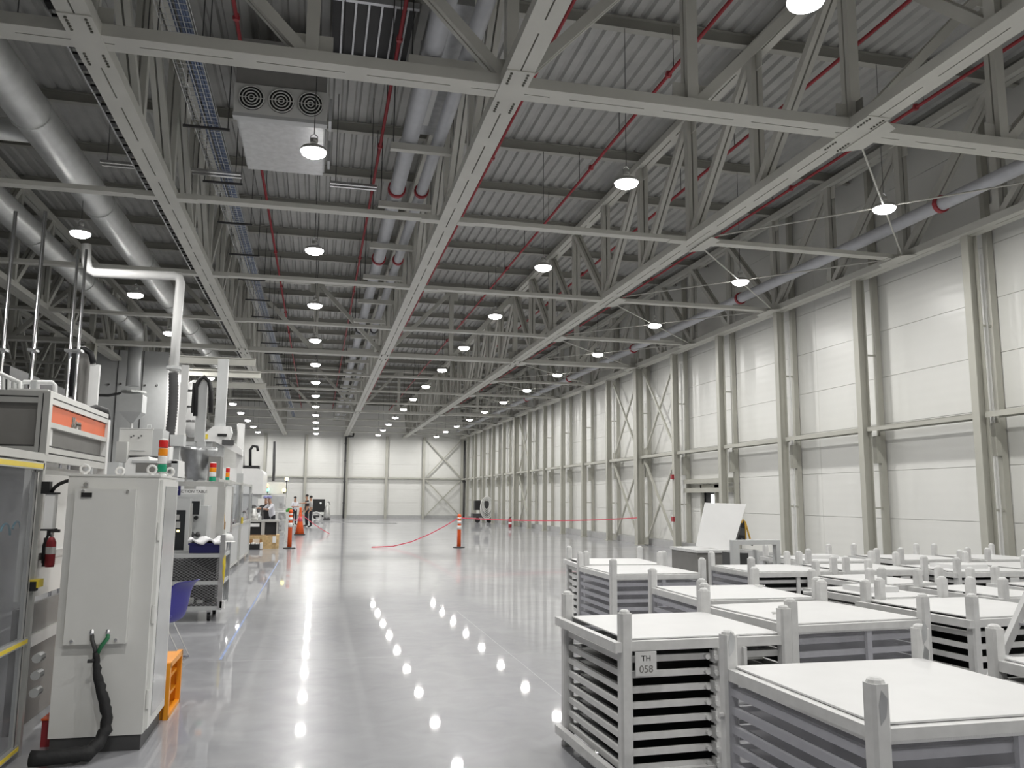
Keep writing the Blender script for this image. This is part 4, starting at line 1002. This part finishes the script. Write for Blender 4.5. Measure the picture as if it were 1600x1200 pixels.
mo = sb(292, 780, 312, 805, Ys+.0, .05, 'monitor', 'machine'); sb(300, 783, 311, 804, Ys-.006, .006, 'screen', 'screen', mo)
c = onY(306, 809, Ys+.2); MB().lathe([(.03, Ys+.19), (.03, Ys+.25)], 12, (c.x, 0, c.z), 'y').build('camera_eye', 'black', S)
sb(288, 786, 296, 880, Ys-.02, .06, 'upright', 'alu'); sb(341, 760, 346, 880, Ys+.2, .06, 'upright', 'alu')
sb(262, 752, 350, 760, Ys+.3, .06, 'top_beam', 'alu')
sb(262, 872, 350, 877, Ys-.0, .7, 'table_top', 'machine'); 
for x in (-2.6, -1.45): MB().box(x-.03, x+.03, Ys+.3, Ys+.36, 0, 1.0).build('leg', 'alu', S)
for k, px in enumerate((300, 309)):
    c = onY(px, 835, Ys+.15); MB().lathe([(.0, -.04), (.035, -.03), (.04, 0), (.02, .035), (.0, .04)], 10, (c.x, Ys+.15, c.z)).build('knob', 'dark', S, True)
# tall grey column cabinet to its right
t = thing('machine_column', 'light grey column of a machine beside the inspection station', 'machine', (-1.9, 14.6, 0))
p, q = onY(321, 757, 14.5), onY(349, 860, 14.5)
MB().box(p.x, q.x, 14.5, 15.4, .0, p.z).build('body', 'cab', t); MB().box(p.x-.02, q.x+.02, 14.48, 15.4, p.z, p.z+.03).build('cap', 'alu', t)
sb(348, 760, 357, 872, 15.6, .3, 'window_pane', 'screen', t)
c = onY(347, 810, 14.45); MB().lathe([(.05, -.06), (.05, .06), (.03, .09)], 10, (c.x, 14.4, c.z)).build('amber_flask', 'yellow2', t, True); c = onY(347, 820, 14.45); MB().box(c.x-.05, c.x+.05, 14.35, 14.5, c.z-.07, c.z+.05).build('brown_box', 'wood_d', t)
stack_light(onY(331.5, 756, 14.7), .055, .36, 'red, amber and green stack light above the inspection station', cols=('lampgreen', 'lampclear', 'lampamber', 'lampred'))
# aluminium guard frames running back beside the aisle
def guard(y0, y1, label, gate=False):
    t = thing('guard_fence', label, 'fence', (-1.82, y0, 0))
    X = -1.82
    for y in (y0, y1): MB().box(X-.04, X+.04, y-.04, y+.04, 0, 2.0).build('post', 'alu', t)
    for z in (.12, 1.0, 1.96): MB().box(X-.025, X+.025, y0, y1, z-.025, z+.025).build('rail', 'alu', t)
    MB().box(X-.004, X+.004, y0+.04, y1-.04, .15, .97).build('lower_panel', 'machine', t); MB().box(X-.003, X+.003, y0+.04, y1-.04, 1.03, 1.93).build('clear_pane', 'glass', t)
    MB().box(X+.04, X+.07, y1-.2, y1-.15, 1.2, 1.75).build('door_handle', 'chrome', t)
    MB().box(X+.03, X+.08, y0-.04, y0+.04, 1.0, 1.15).build('door_lock', 'yellow', t, label='yellow door lock')
    MB().box(X+.02, X+.03, y0-.02, y0+.14, .5, .98).build('warning_sheet', 'pink', t, label='pink warning sheet')
    return t
guard(16.4, 18.6, 'aluminium guard fence panel next to the grey machine column'); guard(18.75, 21.4, 'aluminium guard fence panel in the middle of the machine row'); guard(21.6, 24.6, 'aluminium guard fence panel before the plywood crate')
# plain machine body behind the guards
t = thing('process_machine', 'long grey process machine behind the aluminium guard fence', 'machine', (-3.6, 20, 0))
MB().box(-2.62, -2.1, 17.2, 22.9, 0, 1.75).build('body', 'machine', t)
MB().box(-2.56, -2.16, 19.2, 22.8, 1.75, 1.98).build('upper_body', 'cab', t)
for k in range(3): MB().box(-2.1, -2.08, 17.3+1.8*k, 18.9+1.8*k, .4, 1.5).build('service_door', 'cab', t)
MB().box(-2.3, -2.12, 17.3, 19.0, 1.75, 1.86).build('cable_duct', 'machine_w', t)
stack_light((-2.4, 21.0, 1.98), .07, .5, 'slim stack light on the process machine nearer the white press', cols=('lampgreen', 'lampclear', 'lampamber', 'lampred'))
stack_light((-2.25, 22.5, 1.98), .05, .42, 'slimmest stack light on the process machine beside the guard', cols=('lampgreen', 'lampamber', 'lampred'))
# ================================================================ upper machinery
A_ = thing('dryer_unit', 'pale grey box-shaped dryer unit above a white machine', 'machine', (-3.3, 17, 0))
def pb(x0, y0, x1, y1, Y, dep, nm, m, par, **k): return sb(x0, y0, x1, y1, Y, dep, nm, m, par, **k)
pb(187, 670, 236, 712, 17.0, .9, 'box_body', 'cab', A_); pb(236, 670, 252, 713, 17.02, .7, 'side_box', 'machine', A_)
pb(182, 690, 197, 722, 16.85, .3, 'hinged_door', 'cab', A_); pb(203, 703, 226, 704.5, 16.97, .03, 'handle_bar', 'machine', A_)
for px, py in ((205, 683), (209, 681), (217, 684), (221, 681)):
    c = onY(px, py, 17); MB().lathe([(.015, 16.98), (.015, 17.0)], 6, (c.x, 0, c.z), 'y').build('screw', 'dark', A_)
pb(187, 668.5, 240, 671, 16.98, .95, 'lid', 'machine_w', A_); c = onY(233, 668, 17.2); MB().tube([(c.x-.04, 17.2, c.z), (c.x-.03, 17.2, c.z+.05), (c.x+.03, 17.2, c.z+.05), (c.x+.04, 17.2, c.z)], .012, 6).build('lifting_eye', 'machine', A_)
p, q = onY(187, 712, 17), onY(236, 712, 17); MB().box(p.x+.1, q.x, 17.1, 17.8, 1.2, p.z).build('stand', 'dark', A_)
Wm = thing('white_press', 'white moulding machine with a dark side window behind the cabinet', 'machine', (-3.1, 15.6, 0))
P_ = [onY(x, y, 15.8) for x, y in ((195, 745), (195, 725), (202, 715), (232, 713), (234, 720), (275, 718), (275, 745))]
MB().prism(P_, (0, 1.0, 0)).build('housing', 'machine_w', Wm); pb(213, 724, 269, 738, 15.78, .03, 'side_window', 'greypanel', Wm); pb(206, 719, 277, 724, 15.77, .04, 'rail', 'machine', Wm); pb(268, 720, 277, 745, 15.77, .04, 'frame_post', 'machine', Wm)
p, q = onY(195, 745, 15.8), onY(275, 745, 15.8); MB().box(p.x, q.x, 15.8, 16.8, 0, p.z).build('base', 'machine', Wm)
pb(165, 722, 184, 744, 15.2, .3, 'side_gearbox', 'machine', Wm)
# white suction pipe with corrugated hose
t = thing('suction_pipe', 'white pipe bending down into a grey corrugated hose', 'pipe', (-3, 17.9, 3))
pc_ = [onY(135, 382, 18.2), onY(135, 408, 18.2), onY(138, 421, 18.2), onY(148, 426, 18.2), onY(210, 429, 18.2), onY(272, 431, 18.2), onY(280, 434, 18.2), onY(282, 442, 18.2), onY(277, 500, 18.2), onY(272, 580, 18.2)]
MB().tube(pc_, .095, 14).build('pipe', 'machine_w', t, True)
c = onY(271.5, 575, 18.2); MB().lathe([(.15, -.03), (.15, .03)], 14, c).build('collar', 'machine', t)
a_, b_ = onY(271, 582, 18.2), onY(263, 690, 18.2); n_ = 46
MB().tube([a_.lerp(b_, i/n_)+Vector((.04*math.sin(i/n_*3), 0, 0)) for i in range(n_+1)], [.10 if i % 2 else .088 for i in range(n_+1)], 12).build('corrugated_hose', 'dark', t, True)
c = onY(262, 690, 18.1); MB().lathe([(.09, -.1), (.09, .04)], 10, (c.x, 18.1, c.z)).build('red_coupling', 'red', t, label='red coupling')
pb(266, 679, 286, 697, 17.9, .35, 'filter_box', 'machine', t); p = onY(276, 697, 18); MB().box(p.x-.06, p.x+.06, 18.0, 18.12, 0, p.z).build('stand', 'machine', t)
# grey booth wall with hopper
t = thing('machine_booth', 'tall grey booth wall behind the hopper', 'booth', (-6.4, 33, 0))
p, q = onY(147, 545, 33), onY(255, 690, 33)
MB().box(p.x, q.x, 33, 36, 0, p.z).build('panel_body', 'machine', t)
for k in range(1, 3): x = p.x+(q.x-p.x)*k/3; MB().box(x-.015, x+.015, 32.985, 33, 0, p.z).build('seam', 'dark', t)
MB().box(q.x, q.x+.25, 33.0, 36, 0, p.z-.2).build('glossy_edge', 'machine_w', t)
for px, py in ((170, 601), (189, 600), (227, 602), (246, 602)):
    c = onY(px, py, 33); MB().lathe([(.04, 32.96), (.04, 33)], 8, (c.x, 0, c.z), 'y').build('bolt_head', 'chrome', t)
t = thing('feed_hopper', 'grey square hopper with a pyramid bottom under the round duct', 'hopper', onY(207, 640, 31.4))
p, q = onY(190, 617, 31.4), onY(224, 645, 31.4); zt_ = onY(207, 661, 31.4).z; xm = (p.x+q.x)/2; hw = (q.x-p.x)/2
MB().box(p.x, q.x, 31.1, 31.1+2*hw, q.z, p.z).build('hopper_box', 'machine', t)
mb = MB().add([(p.x, 31.1, q.z), (q.x, 31.1, q.z), (q.x, 31.1+2*hw, q.z), (p.x, 31.1+2*hw, q.z), (xm-.06, 31.1+hw-.06, zt_), (xm+.06, 31.1+hw-.06, zt_), (xm+.06, 31.1+hw+.06, zt_), (xm-.06, 31.1+hw+.06, zt_)], [(0, 1, 5, 4), (1, 2, 6, 5), (2, 3, 7, 6), (3, 0, 4, 7), (4, 5, 6, 7), (3, 2, 1, 0)]); mb.build('cone', 'machine', t)
MB().tube([(xm, 31.1+hw, zt_), (xm, 31.1+hw, 0)], .05, 8).build('spout', 'machine_w', t); MB().lathe([(.42, -.03), (.42, .03)], 16, (xm, 31.1+hw, p.z+.12)).build('collar', 'duct', t)
MB().tube([(p.x, 31.3, p.z+.05), (p.x-.4, 31.3, p.z-.05), (p.x-1.2, 31.3, p.z-.05)], .05, 6).build('air_line', 'dark', t)
# polished tanks and dark hose column
t = thing('dryer_tank', 'polished steel drying tank beside the corrugated hose', 'tank', (-3.1, 24, 0))
c = onY(300, 640, 24); zT, zB = onY(300, 592, 24).z, onY(300, 682, 24).z; r = (onY(322, 640, 24).x-onY(284, 640, 24).x)/2
MB().lathe([(r*.3, zB), (r, zB+.3), (r, zT-.25), (r*.6, zT-.08), (r*.2, zT)], 24, (c.x, 24.3, 0)).build('vessel', 'machine_w', t, True)
for z in (zB+.4, (zB+zT)/2, zT-.35): MB().lathe([(r+.015, z), (r+.015, z+.05)], 24, (c.x, 24.3, 0)).build('band', 'chrome', t)
for s in (-1, 1): MB().box(c.x+s*r*.8-.04, c.x+s*r*.8+.04, 24.2, 24.3, 0, zB+.35).build('leg', 'machine', t)
t = thing('hose_mast', 'grey mast carrying a black hose arched over its top', 'mast', onY(315, 680, 22))
pb(309, 596, 319, 690, 22.0, .15, 'mast', 'machine', t); MB().tube([onY(x, y, 21.95) for x, y in ((305, 650), (306, 605), (312, 593), (319, 589), (327, 596), (330, 612), (329, 645))], .055, 8).build('black_hose', 'black', t, True)
pb(301, 598, 308, 645, 22.1, .1, 'cable_chain', 'black', t); p = onY(314, 690, 22); MB().box(p.x-.1, p.x+.1, 22, 22.2, 0, p.z).build('foot_column', 'machine', t)
pb(284, 570, 288, 688, 21.9, .08, 'support_post', 'machine_w', t)
# gantry arm
t = thing('gantry_robot', 'white gantry robot arm stretched over the machines', 'robot', (-3.2, 23, 2.5))
P_ = [onY(x, y, 23) for x, y in ((305, 690), (318, 678), (333, 666), (360, 666), (362, 676), (358, 686), (378, 702), (378, 712), (335, 690), (318, 690))]
MB().prism(P_, (0, .35, 0)).build('arm', 'machine_w', t); pb(340, 677.5, 354, 682, 22.97, .03, 'vent_slot', 'black', t); pb(347, 687, 365, 695, 22.9, .25, 'motor', 'dark', t)
pb(341, 560, 351, 668, 23.1, .2, 'column', 'machine', t); pb(372, 662, 378, 740, 23.3, .15, 'front_leg', 'machine_w', t); pb(284, 690, 330, 697, 23.1, .25, 'beam', 'machine', t)
p = onY(375, 740, 23.3); MB().box(p.x-.08, p.x+.08, 23.3, 23.45, 0, p.z).build('leg_base', 'machine', t); p = onY(346, 668, 23.2); MB().box(p.x-.1, p.x+.1, 23.1, 23.3, 0, p.z).build('leg_base', 'machine', t)
c = onY(321, 682, 22.99); MB().box(c.x-.06, c.x+.06, 22.985, 22.995, c.z-.06, c.z+.06).build('yellow_label', 'yellow', t)
t = thing('mixing_hopper', 'grey metal hopper body under the gantry robot', 'hopper', onY(310, 720, 20))
MB().lathe([(.2, onY(310, 752, 20).z), (.34, onY(310, 720, 20).z), (.42, onY(310, 705, 20).z), (.42, onY(310, 698, 20).z)], 18, (onY(310, 720, 20).x-.05, 20.3, 0)).build('funnel', 'galv', t, True); p = onY(310, 720, 20); MB().box(p.x-.25, p.x+.15, 20.1, 20.5, 1.98, max(2.03, onY(310, 752, 20).z)).build('base', 'machine', t)
pb(298, 697, 331, 702, 19.9, .05, 'name_strip', 'machine', t)
pb(326, 713, 343, 752, 19.6, .5, 'side_panel', 'greypanel', t)
# long I-beam shelves above the left machines
for k, (py, Yb) in enumerate(((556, 25.0), (577, 28.), (595, 31.))):
    a_, b_ = onY(265 if k == 0 else 285, py, Yb), onY(400+8*k, py, Yb)
    h_beam('crane_beam', (a_.x, Yb, a_.z-.2), (b_.x, Yb, a_.z-.2), .16, .22, .02, 'steel', label=f'short heavy beige crane beam over the gantry robot, {("lowest","middle","highest")[2-k]} of three', cat='beam')
# standing pipes left of the guarded cell
for k, (px, w_, nm) in enumerate(((50, .03, 'beside the white railing'), (2, .03, 'at the end of the white railing'), (108, .022, 'before the dark mast'), (121, .022, 'touching the dark mast'))):
    a_, b_ = onY(px-4, 612, 13.5), onY(px+17, 330+60*(k > 1), 13.5)
    t = thing('conduit_riser', f'thin shiny vertical conduit {nm}', 'conduit', (a_.x, 13.5, 0))
    MB().tube([(a_.x, 13.5, 0), (a_.x, 13.5, b_.z)], w_, 8).build('tube', 'chrome', t, True); MB().box(a_.x-.06, a_.x+.06, 13.42, 13.58, a_.z+.6, a_.z+.64).build('clamp', 'galv', t)
t = thing('dark_mast', 'dark round mast with a black hose looped over it', 'mast', onY(125, 610, 15))
p, q = onY(118, 547, 15), onY(136, 620, 15); MB().lathe([((q.x-p.x)/2, 0), ((q.x-p.x)/2, p.z)], 14, ((p.x+q.x)/2, 15.1, 0)).build('mast', 'greypanel', t, True); MB().tube([onY(x, y, 14.9) for x, y in ((113, 620), (114, 552), (120, 546), (132, 545), (142, 552), (146, 568))], .05, 8).build('black_hose', 'black', t, True); pb(141, 569, 150, 640, 14.9, .1, 'white_plate', 'machine_w', t)
p = onY(145, 640, 14.9); MB().box(p.x-.05, p.x+.05, 14.9, 15.0, 0, p.z).build('plate_stand', 'machine', t)
# white railing of a platform
t = thing('platform_rail', 'white tubular railing of a platform behind the guarded cell', 'railing', onY(45, 605, 12))
MB().tube([onY(x, y, 12) for x, y in ((33, 622), (33, 600), (37, 597), (82, 598), (86, 602), (86, 622))], .03, 8).build('hoop', 'white', t, True)
MB().tube([onY(x, y, 11.4) for x, y in ((-60, 560), (0, 584), (31, 598), (31, 622))], .03, 8).build('hand_rail', 'white', t, True)
for px, py in ((5, 588), (14, 592), (23, 595)): MB().tube([onY(px, py, 11.4), onY(px, 622, 11.4)], .022, 6).build('baluster', 'white', t)
MB().tube([onY(59, 598, 12), onY(59, 622, 12)], .022, 6).build('baluster', 'white', t); pb(48, 594, 55, 622, 11.95, .1, 'stub_post', 'machine', t)
z_ = onY(45, 622, 12).z; MB().box(-6.5, onY(90, 622, 12).x, 11.2, 13.0, z_-.1, z_).build('platform_deck', 'machine', t)
for x in (-6.3, -4.3): MB().box(x-.06, x+.06, 12.0, 12.12, 0, z_-.1).build('leg', 'machine', t)
# dark machine block far left to close the view
t = thing('dark_machine', 'dark machine block in the unlit part of the hall', 'machine', (-10, 22, 0))
MB().box(-12.5, -6.2, 20, 27, 0, 3.4).build('body', 'greypanel', t); MB().box(-12.0, -7.0, 21, 26, 3.4, 4.6).build('upper_block', 'dark', t)
for k in range(4): MB().box(-12+1.4*k, -11+1.4*k, 19.98, 20, .6, 2.6).build('door_panel', 'dark', t)
# ================================================================ far machines
def press(Y, x0, y0, x1, y1, label, dep=3.0):
    t = thing('moulding_press', label, 'machine', onY((x0+x1)/2, y1, Y))
    p, q = onY(x0, y0, Y), onY(x1, y1, Y); r = (p.z-q.z)*.25
    pts = [(p.x, Y, q.z), (q.x, Y, q.z), (q.x, Y, p.z-r)]+[(q.x-r+r*math.cos(a), Y, p.z-r+r*math.sin(a)) for a in [math.pi/2*i/6 for i in range(1, 7)]]+[(p.x, Y, p.z)]
    MB().prism(pts, (0, dep, 0)).build('rounded_housing', 'machine_w', t); MB().box(p.x, q.x-.2, Y+.1, Y+dep, 0, q.z).build('base', 'machine', t)
    return t, p, q
t, p, q = press(36, 342, 731, 410, 772, 'big white moulding press with a rounded end')
MB().box(q.x-.9, q.x-.2, 36.2, 36.8, p.z, p.z+.12).build('top_valve', 'black', t); MB().tube([onY(391, 728, 36.4), onY(391, 703, 36.4), onY(395, 697, 36.4), (onY(402, 698, 36.4)), onY(403, 705, 36.4)], .06, 8).build('black_hose', 'black', t, True)
MB().tube([onY(378, 728, 36.4), onY(375, 662, 36.4)], .12, 10).build('white_riser', 'machine_w', t, True)
t, p, q = press(44, 405, 753, 446, 772, 'smaller white moulding press farther along the row'); MB().tube([onY(427, 752, 44.4), onY(428, 735, 44.4), onY(429, 690, 44.4)], .07, 8).build('riser', 'dark', t, True)
MB().box(q.x-1.2, q.x-.1, 43.9, 44.0, q.z-1.0, q.z-.05).build('side_panel', 'cab', t)
for px, py, c_, nm in ((417, 758.5, 'glow_o', 'lit orange signal lamp on the far press'), (418, 765, 'glow_g', 'lit green signal lamp on the far press'), (444, 766, 'glow_y', 'lit yellow signal lamp on the far press'), (448, 748.5, 'glow_y', 'lit yellow lamp above the far press')):
    c = onY(px, py, 43.2 if c_ == 'glow_o' else 43.6); tt = thing('signal_lamp', nm, 'signal light', c)
    MB().lathe([(.05, -.09), (.09, -.05), (.09, .05), (.04, .09)], 10, c).build('lens_dome', c_, tt, True); MB().lathe([(.05, -.14), (.05, -.09)], 8, c).build('socket', 'dark', tt)
    if py > 755: MB().tube([c+Vector((0, 0, -.14)), c+Vector((0, (43.98-c.y)*.6, -.18)), Vector((c.x, 43.98, c.z-.18))], .02, 6).build('stem', 'dark', tt)
    else: MB().tube([c+Vector((0, 0, -.14)), Vector((c.x, c.y, 0))], .02, 6).build('stem', 'dark', tt)
t = thing('pale_cabinet', 'pale grey cabinet behind the workers', 'cabinet', onY(434, 800, 37.5))
pb(423, 772, 445, 803, 37.5, .6, 'body', 'cab', t); pb(425, 775, 443, 801, 37.48, .02, 'door', 'machine', t); p = onY(434, 803, 37.5); MB().box(p.x-.3, p.x+.3, 37.5, 38, 0, p.z).build('base', 'machine', t)
pb(420, 799, 446, 801, 37.2, .3, 'white_bar', 'white', t)
t = thing('green_board', 'bright green panel at the end of the machine row', 'panel', onZ(450, 830))
pb(447, 794, 455, 818, 38.5, .06, 'board', 'green', t); p = onY(451, 818, 38.5); MB().box(p.x-.1, p.x+.1, 38.45, 38.6, 0, p.z).build('foot', 'machine', t)
# black work table, electrical cabinet, crate, tray
t = thing('work_table', 'black-fronted work table behind the plywood crate', 'table', (-1.9, 30.6, 0))
p, q = onY(368, 813, 30.4), onY(434, 836, 30.4)
MB().box(p.x-.3, q.x, 30.4, 31.6, p.z-.06, p.z).build('table_top', 'alu', t); MB().box(p.x-.3, q.x-.02, 30.5, 31.5, .12, p.z-.06).build('body', 'black', t)
x = onY(411, 820, 30.4).x; MB().box(x-.06, x+.06, 30.42, 30.5, .0, p.z-.06).build('leg', 'alu', t); MB().box(q.x-.06, q.x, 30.42, 30.5, 0, p.z-.06).build('leg', 'alu', t); MB().box(p.x-.3, p.x-.22, 30.42, 30.5, 0, p.z-.06).build('leg', 'alu', t)
pb(375, 818, 405, 823, 30.35, .2, 'white_roll', 'white', t)
for k, (px, wd, hh_, m_) in enumerate(((388, .2, .35, 'machine'), (396, .25, .45, 'alu'), (403, .2, .3, 'galv'), (381, .16, .25, 'machine'))):
    yb_ = 30.68 if k % 2 else 31.15; c = onY(px, 812, yb_); tt = thing('bench_fixture', f'small grey {("drum", "bell-shaped", "cylindrical", "squat")[k]} fixture on the black table', 'fixture', (c.x, yb_, p.z))
    MB().lathe([(wd*.6, p.z), (wd*.6, p.z+hh_*.4), (wd*.35, p.z+hh_*.7), (wd*.3, p.z+hh_)], 12, (c.x, yb_, 0)).build('body', m_, tt, True); MB().lathe([(wd*.4, p.z+hh_), (wd*.2, p.z+hh_+.08)], 10, (c.x, yb_, 0)).build('cap', 'dark', tt)
c = onY(410, 784, 31.2); t2 = thing('white_screen', 'small white display panel standing on the black table', 'screen', (c.x, 31.2, p.z)); pb(403, 779, 413, 789, 31.2, .05, 'panel', 'paper', t2); MB().box(c.x-.03, c.x+.03, 31.22, 31.26, p.z, onY(408, 789, 31.2).z).build('stand', 'dark', t2)
t = thing('plywood_crate', 'open plywood crate with white labels beside the orange post', 'crate', (-1.7, 28.6, 0))
p, q = onY(384, 837, 28.3), onY(434, 857, 28.3); z1_ = p.z; x0, x1 = p.x, q.x
MB().box(x0, x1, 28.9, 28.95, 0, z1_).build('back_board', 'wood_d', t); MB().box(x0, x0+.05, 28.3, 28.95, 0, z1_).build('side_board', 'wood', t); xm = x0+(x1-x0)*.62
MB().box(xm, x1, 28.3, 28.34, 0, z1_).build('front_board', 'wood', t); MB().box(x0, xm, 28.3, 28.34, z1_-.1, z1_).build('front_board', 'wood', t); MB().box(x0, xm, 28.3, 28.34, 0, .07).build('front_board', 'wood', t); MB().box(xm-.12, xm, 28.28, 28.3, 0, z1_+.02).build('batten', 'wood', t); MB().box(x1-.07, x1+.01, 28.27, 28.9, 0, z1_+.03).build('batten', 'wood', t); MB().box(x0, x0+.1, 28.28, 28.3, 0, z1_).build('batten', 'wood', t)
MB().box(x0, x1, 28.34, 28.9, .0, .03).build('floor_board', 'wood', t)
pb(426, 838, 431, 848, 28.26, .005, 'paper_label', 'paper', t); pb(395, 842, 405, 852, 28.6, .04, 'white_pack', 'paper', t)
p, q = onY(380, 851, 27.9), onY(406, 858, 27.9); t = thing('black_tray', 'low black tray on the floor before the plywood crate', 'tray', ((p.x+q.x)/2, 27.9, 0))
MB().box(p.x, q.x, 27.7, 28.15, 0, .02).build('bottom', 'black', t); MB().box(p.x, q.x, 27.7, 27.73, .02, .17).build('side', 'black', t); MB().box(p.x, q.x, 28.12, 28.15, .02, .17).build('side', 'black', t); MB().box(p.x, p.x+.03, 27.73, 28.12, .02, .17).build('side', 'black', t); MB().box(q.x-.03, q.x, 27.73, 28.12, .02, .17).build('side', 'black', t)
for k in range(4): MB().box(p.x+.12+.13*k, p.x+.2+.13*k, 27.8, 28.05, .02, .19+.02*(k % 2)).build('packed_part', 'paper', t)
t = thing('valve_rack', 'grey frame of valves and pipes beside the orange post', 'machine', (-.95, 32.5, 0))
p, q = onY(433, 800, 32.5), onY(447, 846, 32.5)
for x in (p.x, q.x): MB().box(x-.05, x+.05, 32.5, 32.6, 0, p.z).build('upright', 'cab', t)
for k in range(3): z = .35+.42*k; MB().box(p.x, q.x, 32.52, 32.58, z, z+.06).build('shelf', 'cab', t); MB().lathe([(.05, 32.45), (.05, 32.6)], 10, (p.x+(q.x-p.x)*(.3+.2*k), 0, z+.14), 'y').build('valve', 'machine', t); MB().box(p.x+.06, p.x+.18, 32.5, 32.58, z+.06, z+.26).build('manifold', 'galv', t)
# ================================================================ people
def person(p, facing, label, top, legs='trousers', h=1.72, arms='down', hair='hair', bend=0., sit=False, capm=None):
    p = Vector(p); s = h/1.72
    V, E, Rr, T = [], [], [], []
    def add(pt, r, tag_, par=None):
        V.append(Vector(pt)*s); Rr.append(r*s); T.append(tag_); i = len(V)-1
        if par is not None: E.append((par, i))
        return i
    hipz = .92; f = bend
    pel = add((0, 0, hipz), .135, 'legs'); wa = add((0, -.02-f*.3, hipz+.17), .125, 'top', pel); ch = add((0, -.03-f*.8, hipz+.38), .145, 'top', wa)
    nk = add((0, -.02-f*1.1, hipz+.53), .055, 'skin', ch); hd = add((0, -.04-f*1.25, hipz+.60), .075, 'skin', nk); tp = add((0, -.04-f*1.4, hipz+.73), .082, 'skin', hd)
    for sx in (-1, 1):
        sh_ = add((sx*.17, -.02-f, hipz+.45), .062, 'top', ch)
        if arms == 'down': el, wr, ha = (sx*.24, 0, hipz+.18), (sx*.22, -.12, hipz-.02), (sx*.21, -.16, hipz-.1)
        elif arms == 'fold': el, wr, ha = (sx*.25, -.06, hipz+.2), (sx*.1, -.22, hipz+.2), (sx*.02, -.25, hipz+.2)
        elif arms == 'reach': el, wr, ha = (sx*.22, -.22-f, hipz+.28), (sx*.15, -.46-f, hipz+.32), (sx*.13, -.55-f, hipz+.33)
        elif arms == 'point':
            if sx < 0: el, wr, ha = (-.3, -.2, hipz+.42), (-.34, -.46, hipz+.40), (-.35, -.56, hipz+.4)
            else: el, wr, ha = (.24, 0, hipz+.18), (.22, -.12, hipz-.02), (.21, -.16, hipz-.1)
        e_ = add(el, .045, 'top', sh_); w_2 = add(wr, .034, 'skin', e_); h_ = add(ha, .036, 'skin', w_2)
        for kf in range(4):
            dv = (Vector(ha)-Vector(wr)).normalized(); add(Vector(ha)+dv*(.06+.01*(kf in (1, 2)))+Vector((.022*(kf-1.5), 0, 0)), .010, 'skin', h_)
        add(Vector(ha)+Vector((-sx*.04, -.03, .0)), .011, 'skin', h_)
        hp2 = add((sx*.09, 0, hipz-.06), .098, 'legs', pel); kn = add((sx*.1, -.02, .49), .066, 'legs', hp2); an = add((sx*.1, .02, .09), .047, 'legs', kn); to = add((sx*.11, -.15, .035), .036, 'shoe', an)
    me = bpy.data.meshes.new('body'); me.from_pydata([tuple(v) for v in V], E, []); ob = bpy.data.objects.new('body', me); COL.objects.link(ob)
    md = ob.modifiers.new('skin', 'SKIN'); md.use_smooth_shade = True
    for i, sv in enumerate(me.skin_vertices[0].data): sv.radius = (Rr[i], Rr[i]); sv.use_root = (i == 0)
    for i in (pel, wa, ch): me.skin_vertices[0].data[i].radius = (Rr[i]*1.15, Rr[i]*.8)
    sd_ = ob.modifiers.new('sub', 'SUBSURF'); sd_.levels = 1; sd_.render_levels = 1
    dg = bpy.context.evaluated_depsgraph_get(); me2 = bpy.data.meshes.new_from_object(ob.evaluated_get(dg)); bpy.data.objects.remove(ob)
    me2.materials.clear(); names = ['skin', top, legs, 'shoe']; idx = {'skin': 0, 'top': 1, 'legs': 2, 'shoe': 3}
    for n__ in names: me2.materials.append(M[n__])
    segs = [(V[a], V[b], T[b]) for a, b in E]
    for pg in me2.polygons:
        c = pg.center; best = None
        for a, b, tg in segs:
            d_ = b-a; u = max(0, min(1, (c-a).dot(d_)/max(d_.length_squared, 1e-6))); dd_ = (c-(a+d_*u)).length
            if best is None or dd_ < best[0]: best = (dd_, tg)
        pg.material_index = idx[best[1]]
    t = thing('person', label, 'person', p, facing, 'people at work', local=True); del t['group']
    b_ = put('body', me2, t)
    hz = V[tp]
    MB().lathe([(.0, -.02), (.086*s, -.01), (.09*s, .03), (.075*s, .075), (.03*s, .1), (0, .102)], 12, (hz.x, hz.y+.012, hz.z+.0)).build('cap' if capm else 'hair', capm or hair, t, True)
    for sx in (-1, 1): MB().lathe([(.008, -.006), (.008, .006)], 6, (hz.x+sx*.03, hz.y-.078*s, hz.z-.02), 'y').build('eye', 'black', t)
    MB().prism([(hz.x-.012, hz.y-.075*s, hz.z-.06), (hz.x+.012, hz.y-.075*s, hz.z-.06), (hz.x, hz.y-.075*s, hz.z-.02)], (0, -.025, 0)).build('nose', 'skin', t)
    MB().box(hz.x-.022, hz.x+.022, hz.y-.082*s, hz.y-.07*s, hz.z-.09, hz.z-.08).build('mouth', 'lampred', t)
    return t
p1 = onZ(459, 820.5)
person((p1.x, p1.y, 0), .6, 'person in a white shirt and dark trousers with hands folded', 'shirt_w', arms='fold', h=1.68)
p2, p3 = onZ(478.5, 823.5), onZ(485, 824)
person((p2.x, p2.y+.6, 0), -1.2, 'person in a black shirt standing behind the pointing one', 'shirt_d', arms='down', h=1.8)
person((p3.x, p3.y, 0), -1.4, 'person in a grey shirt reaching an arm out', 'shirt_g', arms='point', h=1.72)
p4 = onY(427, 800, 33.4); person((p4.x, 33.4, 0), -1.0, 'person in a white shirt and lilac cap bent over the table', 'shirt_w', arms='reach', bend=.12, h=1.68, capm='cap')
p5 = onY(418, 800, 34.3); person((p5.x, 34.3, 0), -.6, 'person in a lilac cap half hidden by the other capped worker', 'shirt_d', arms='reach', bend=.1, h=1.68, capm='cap')
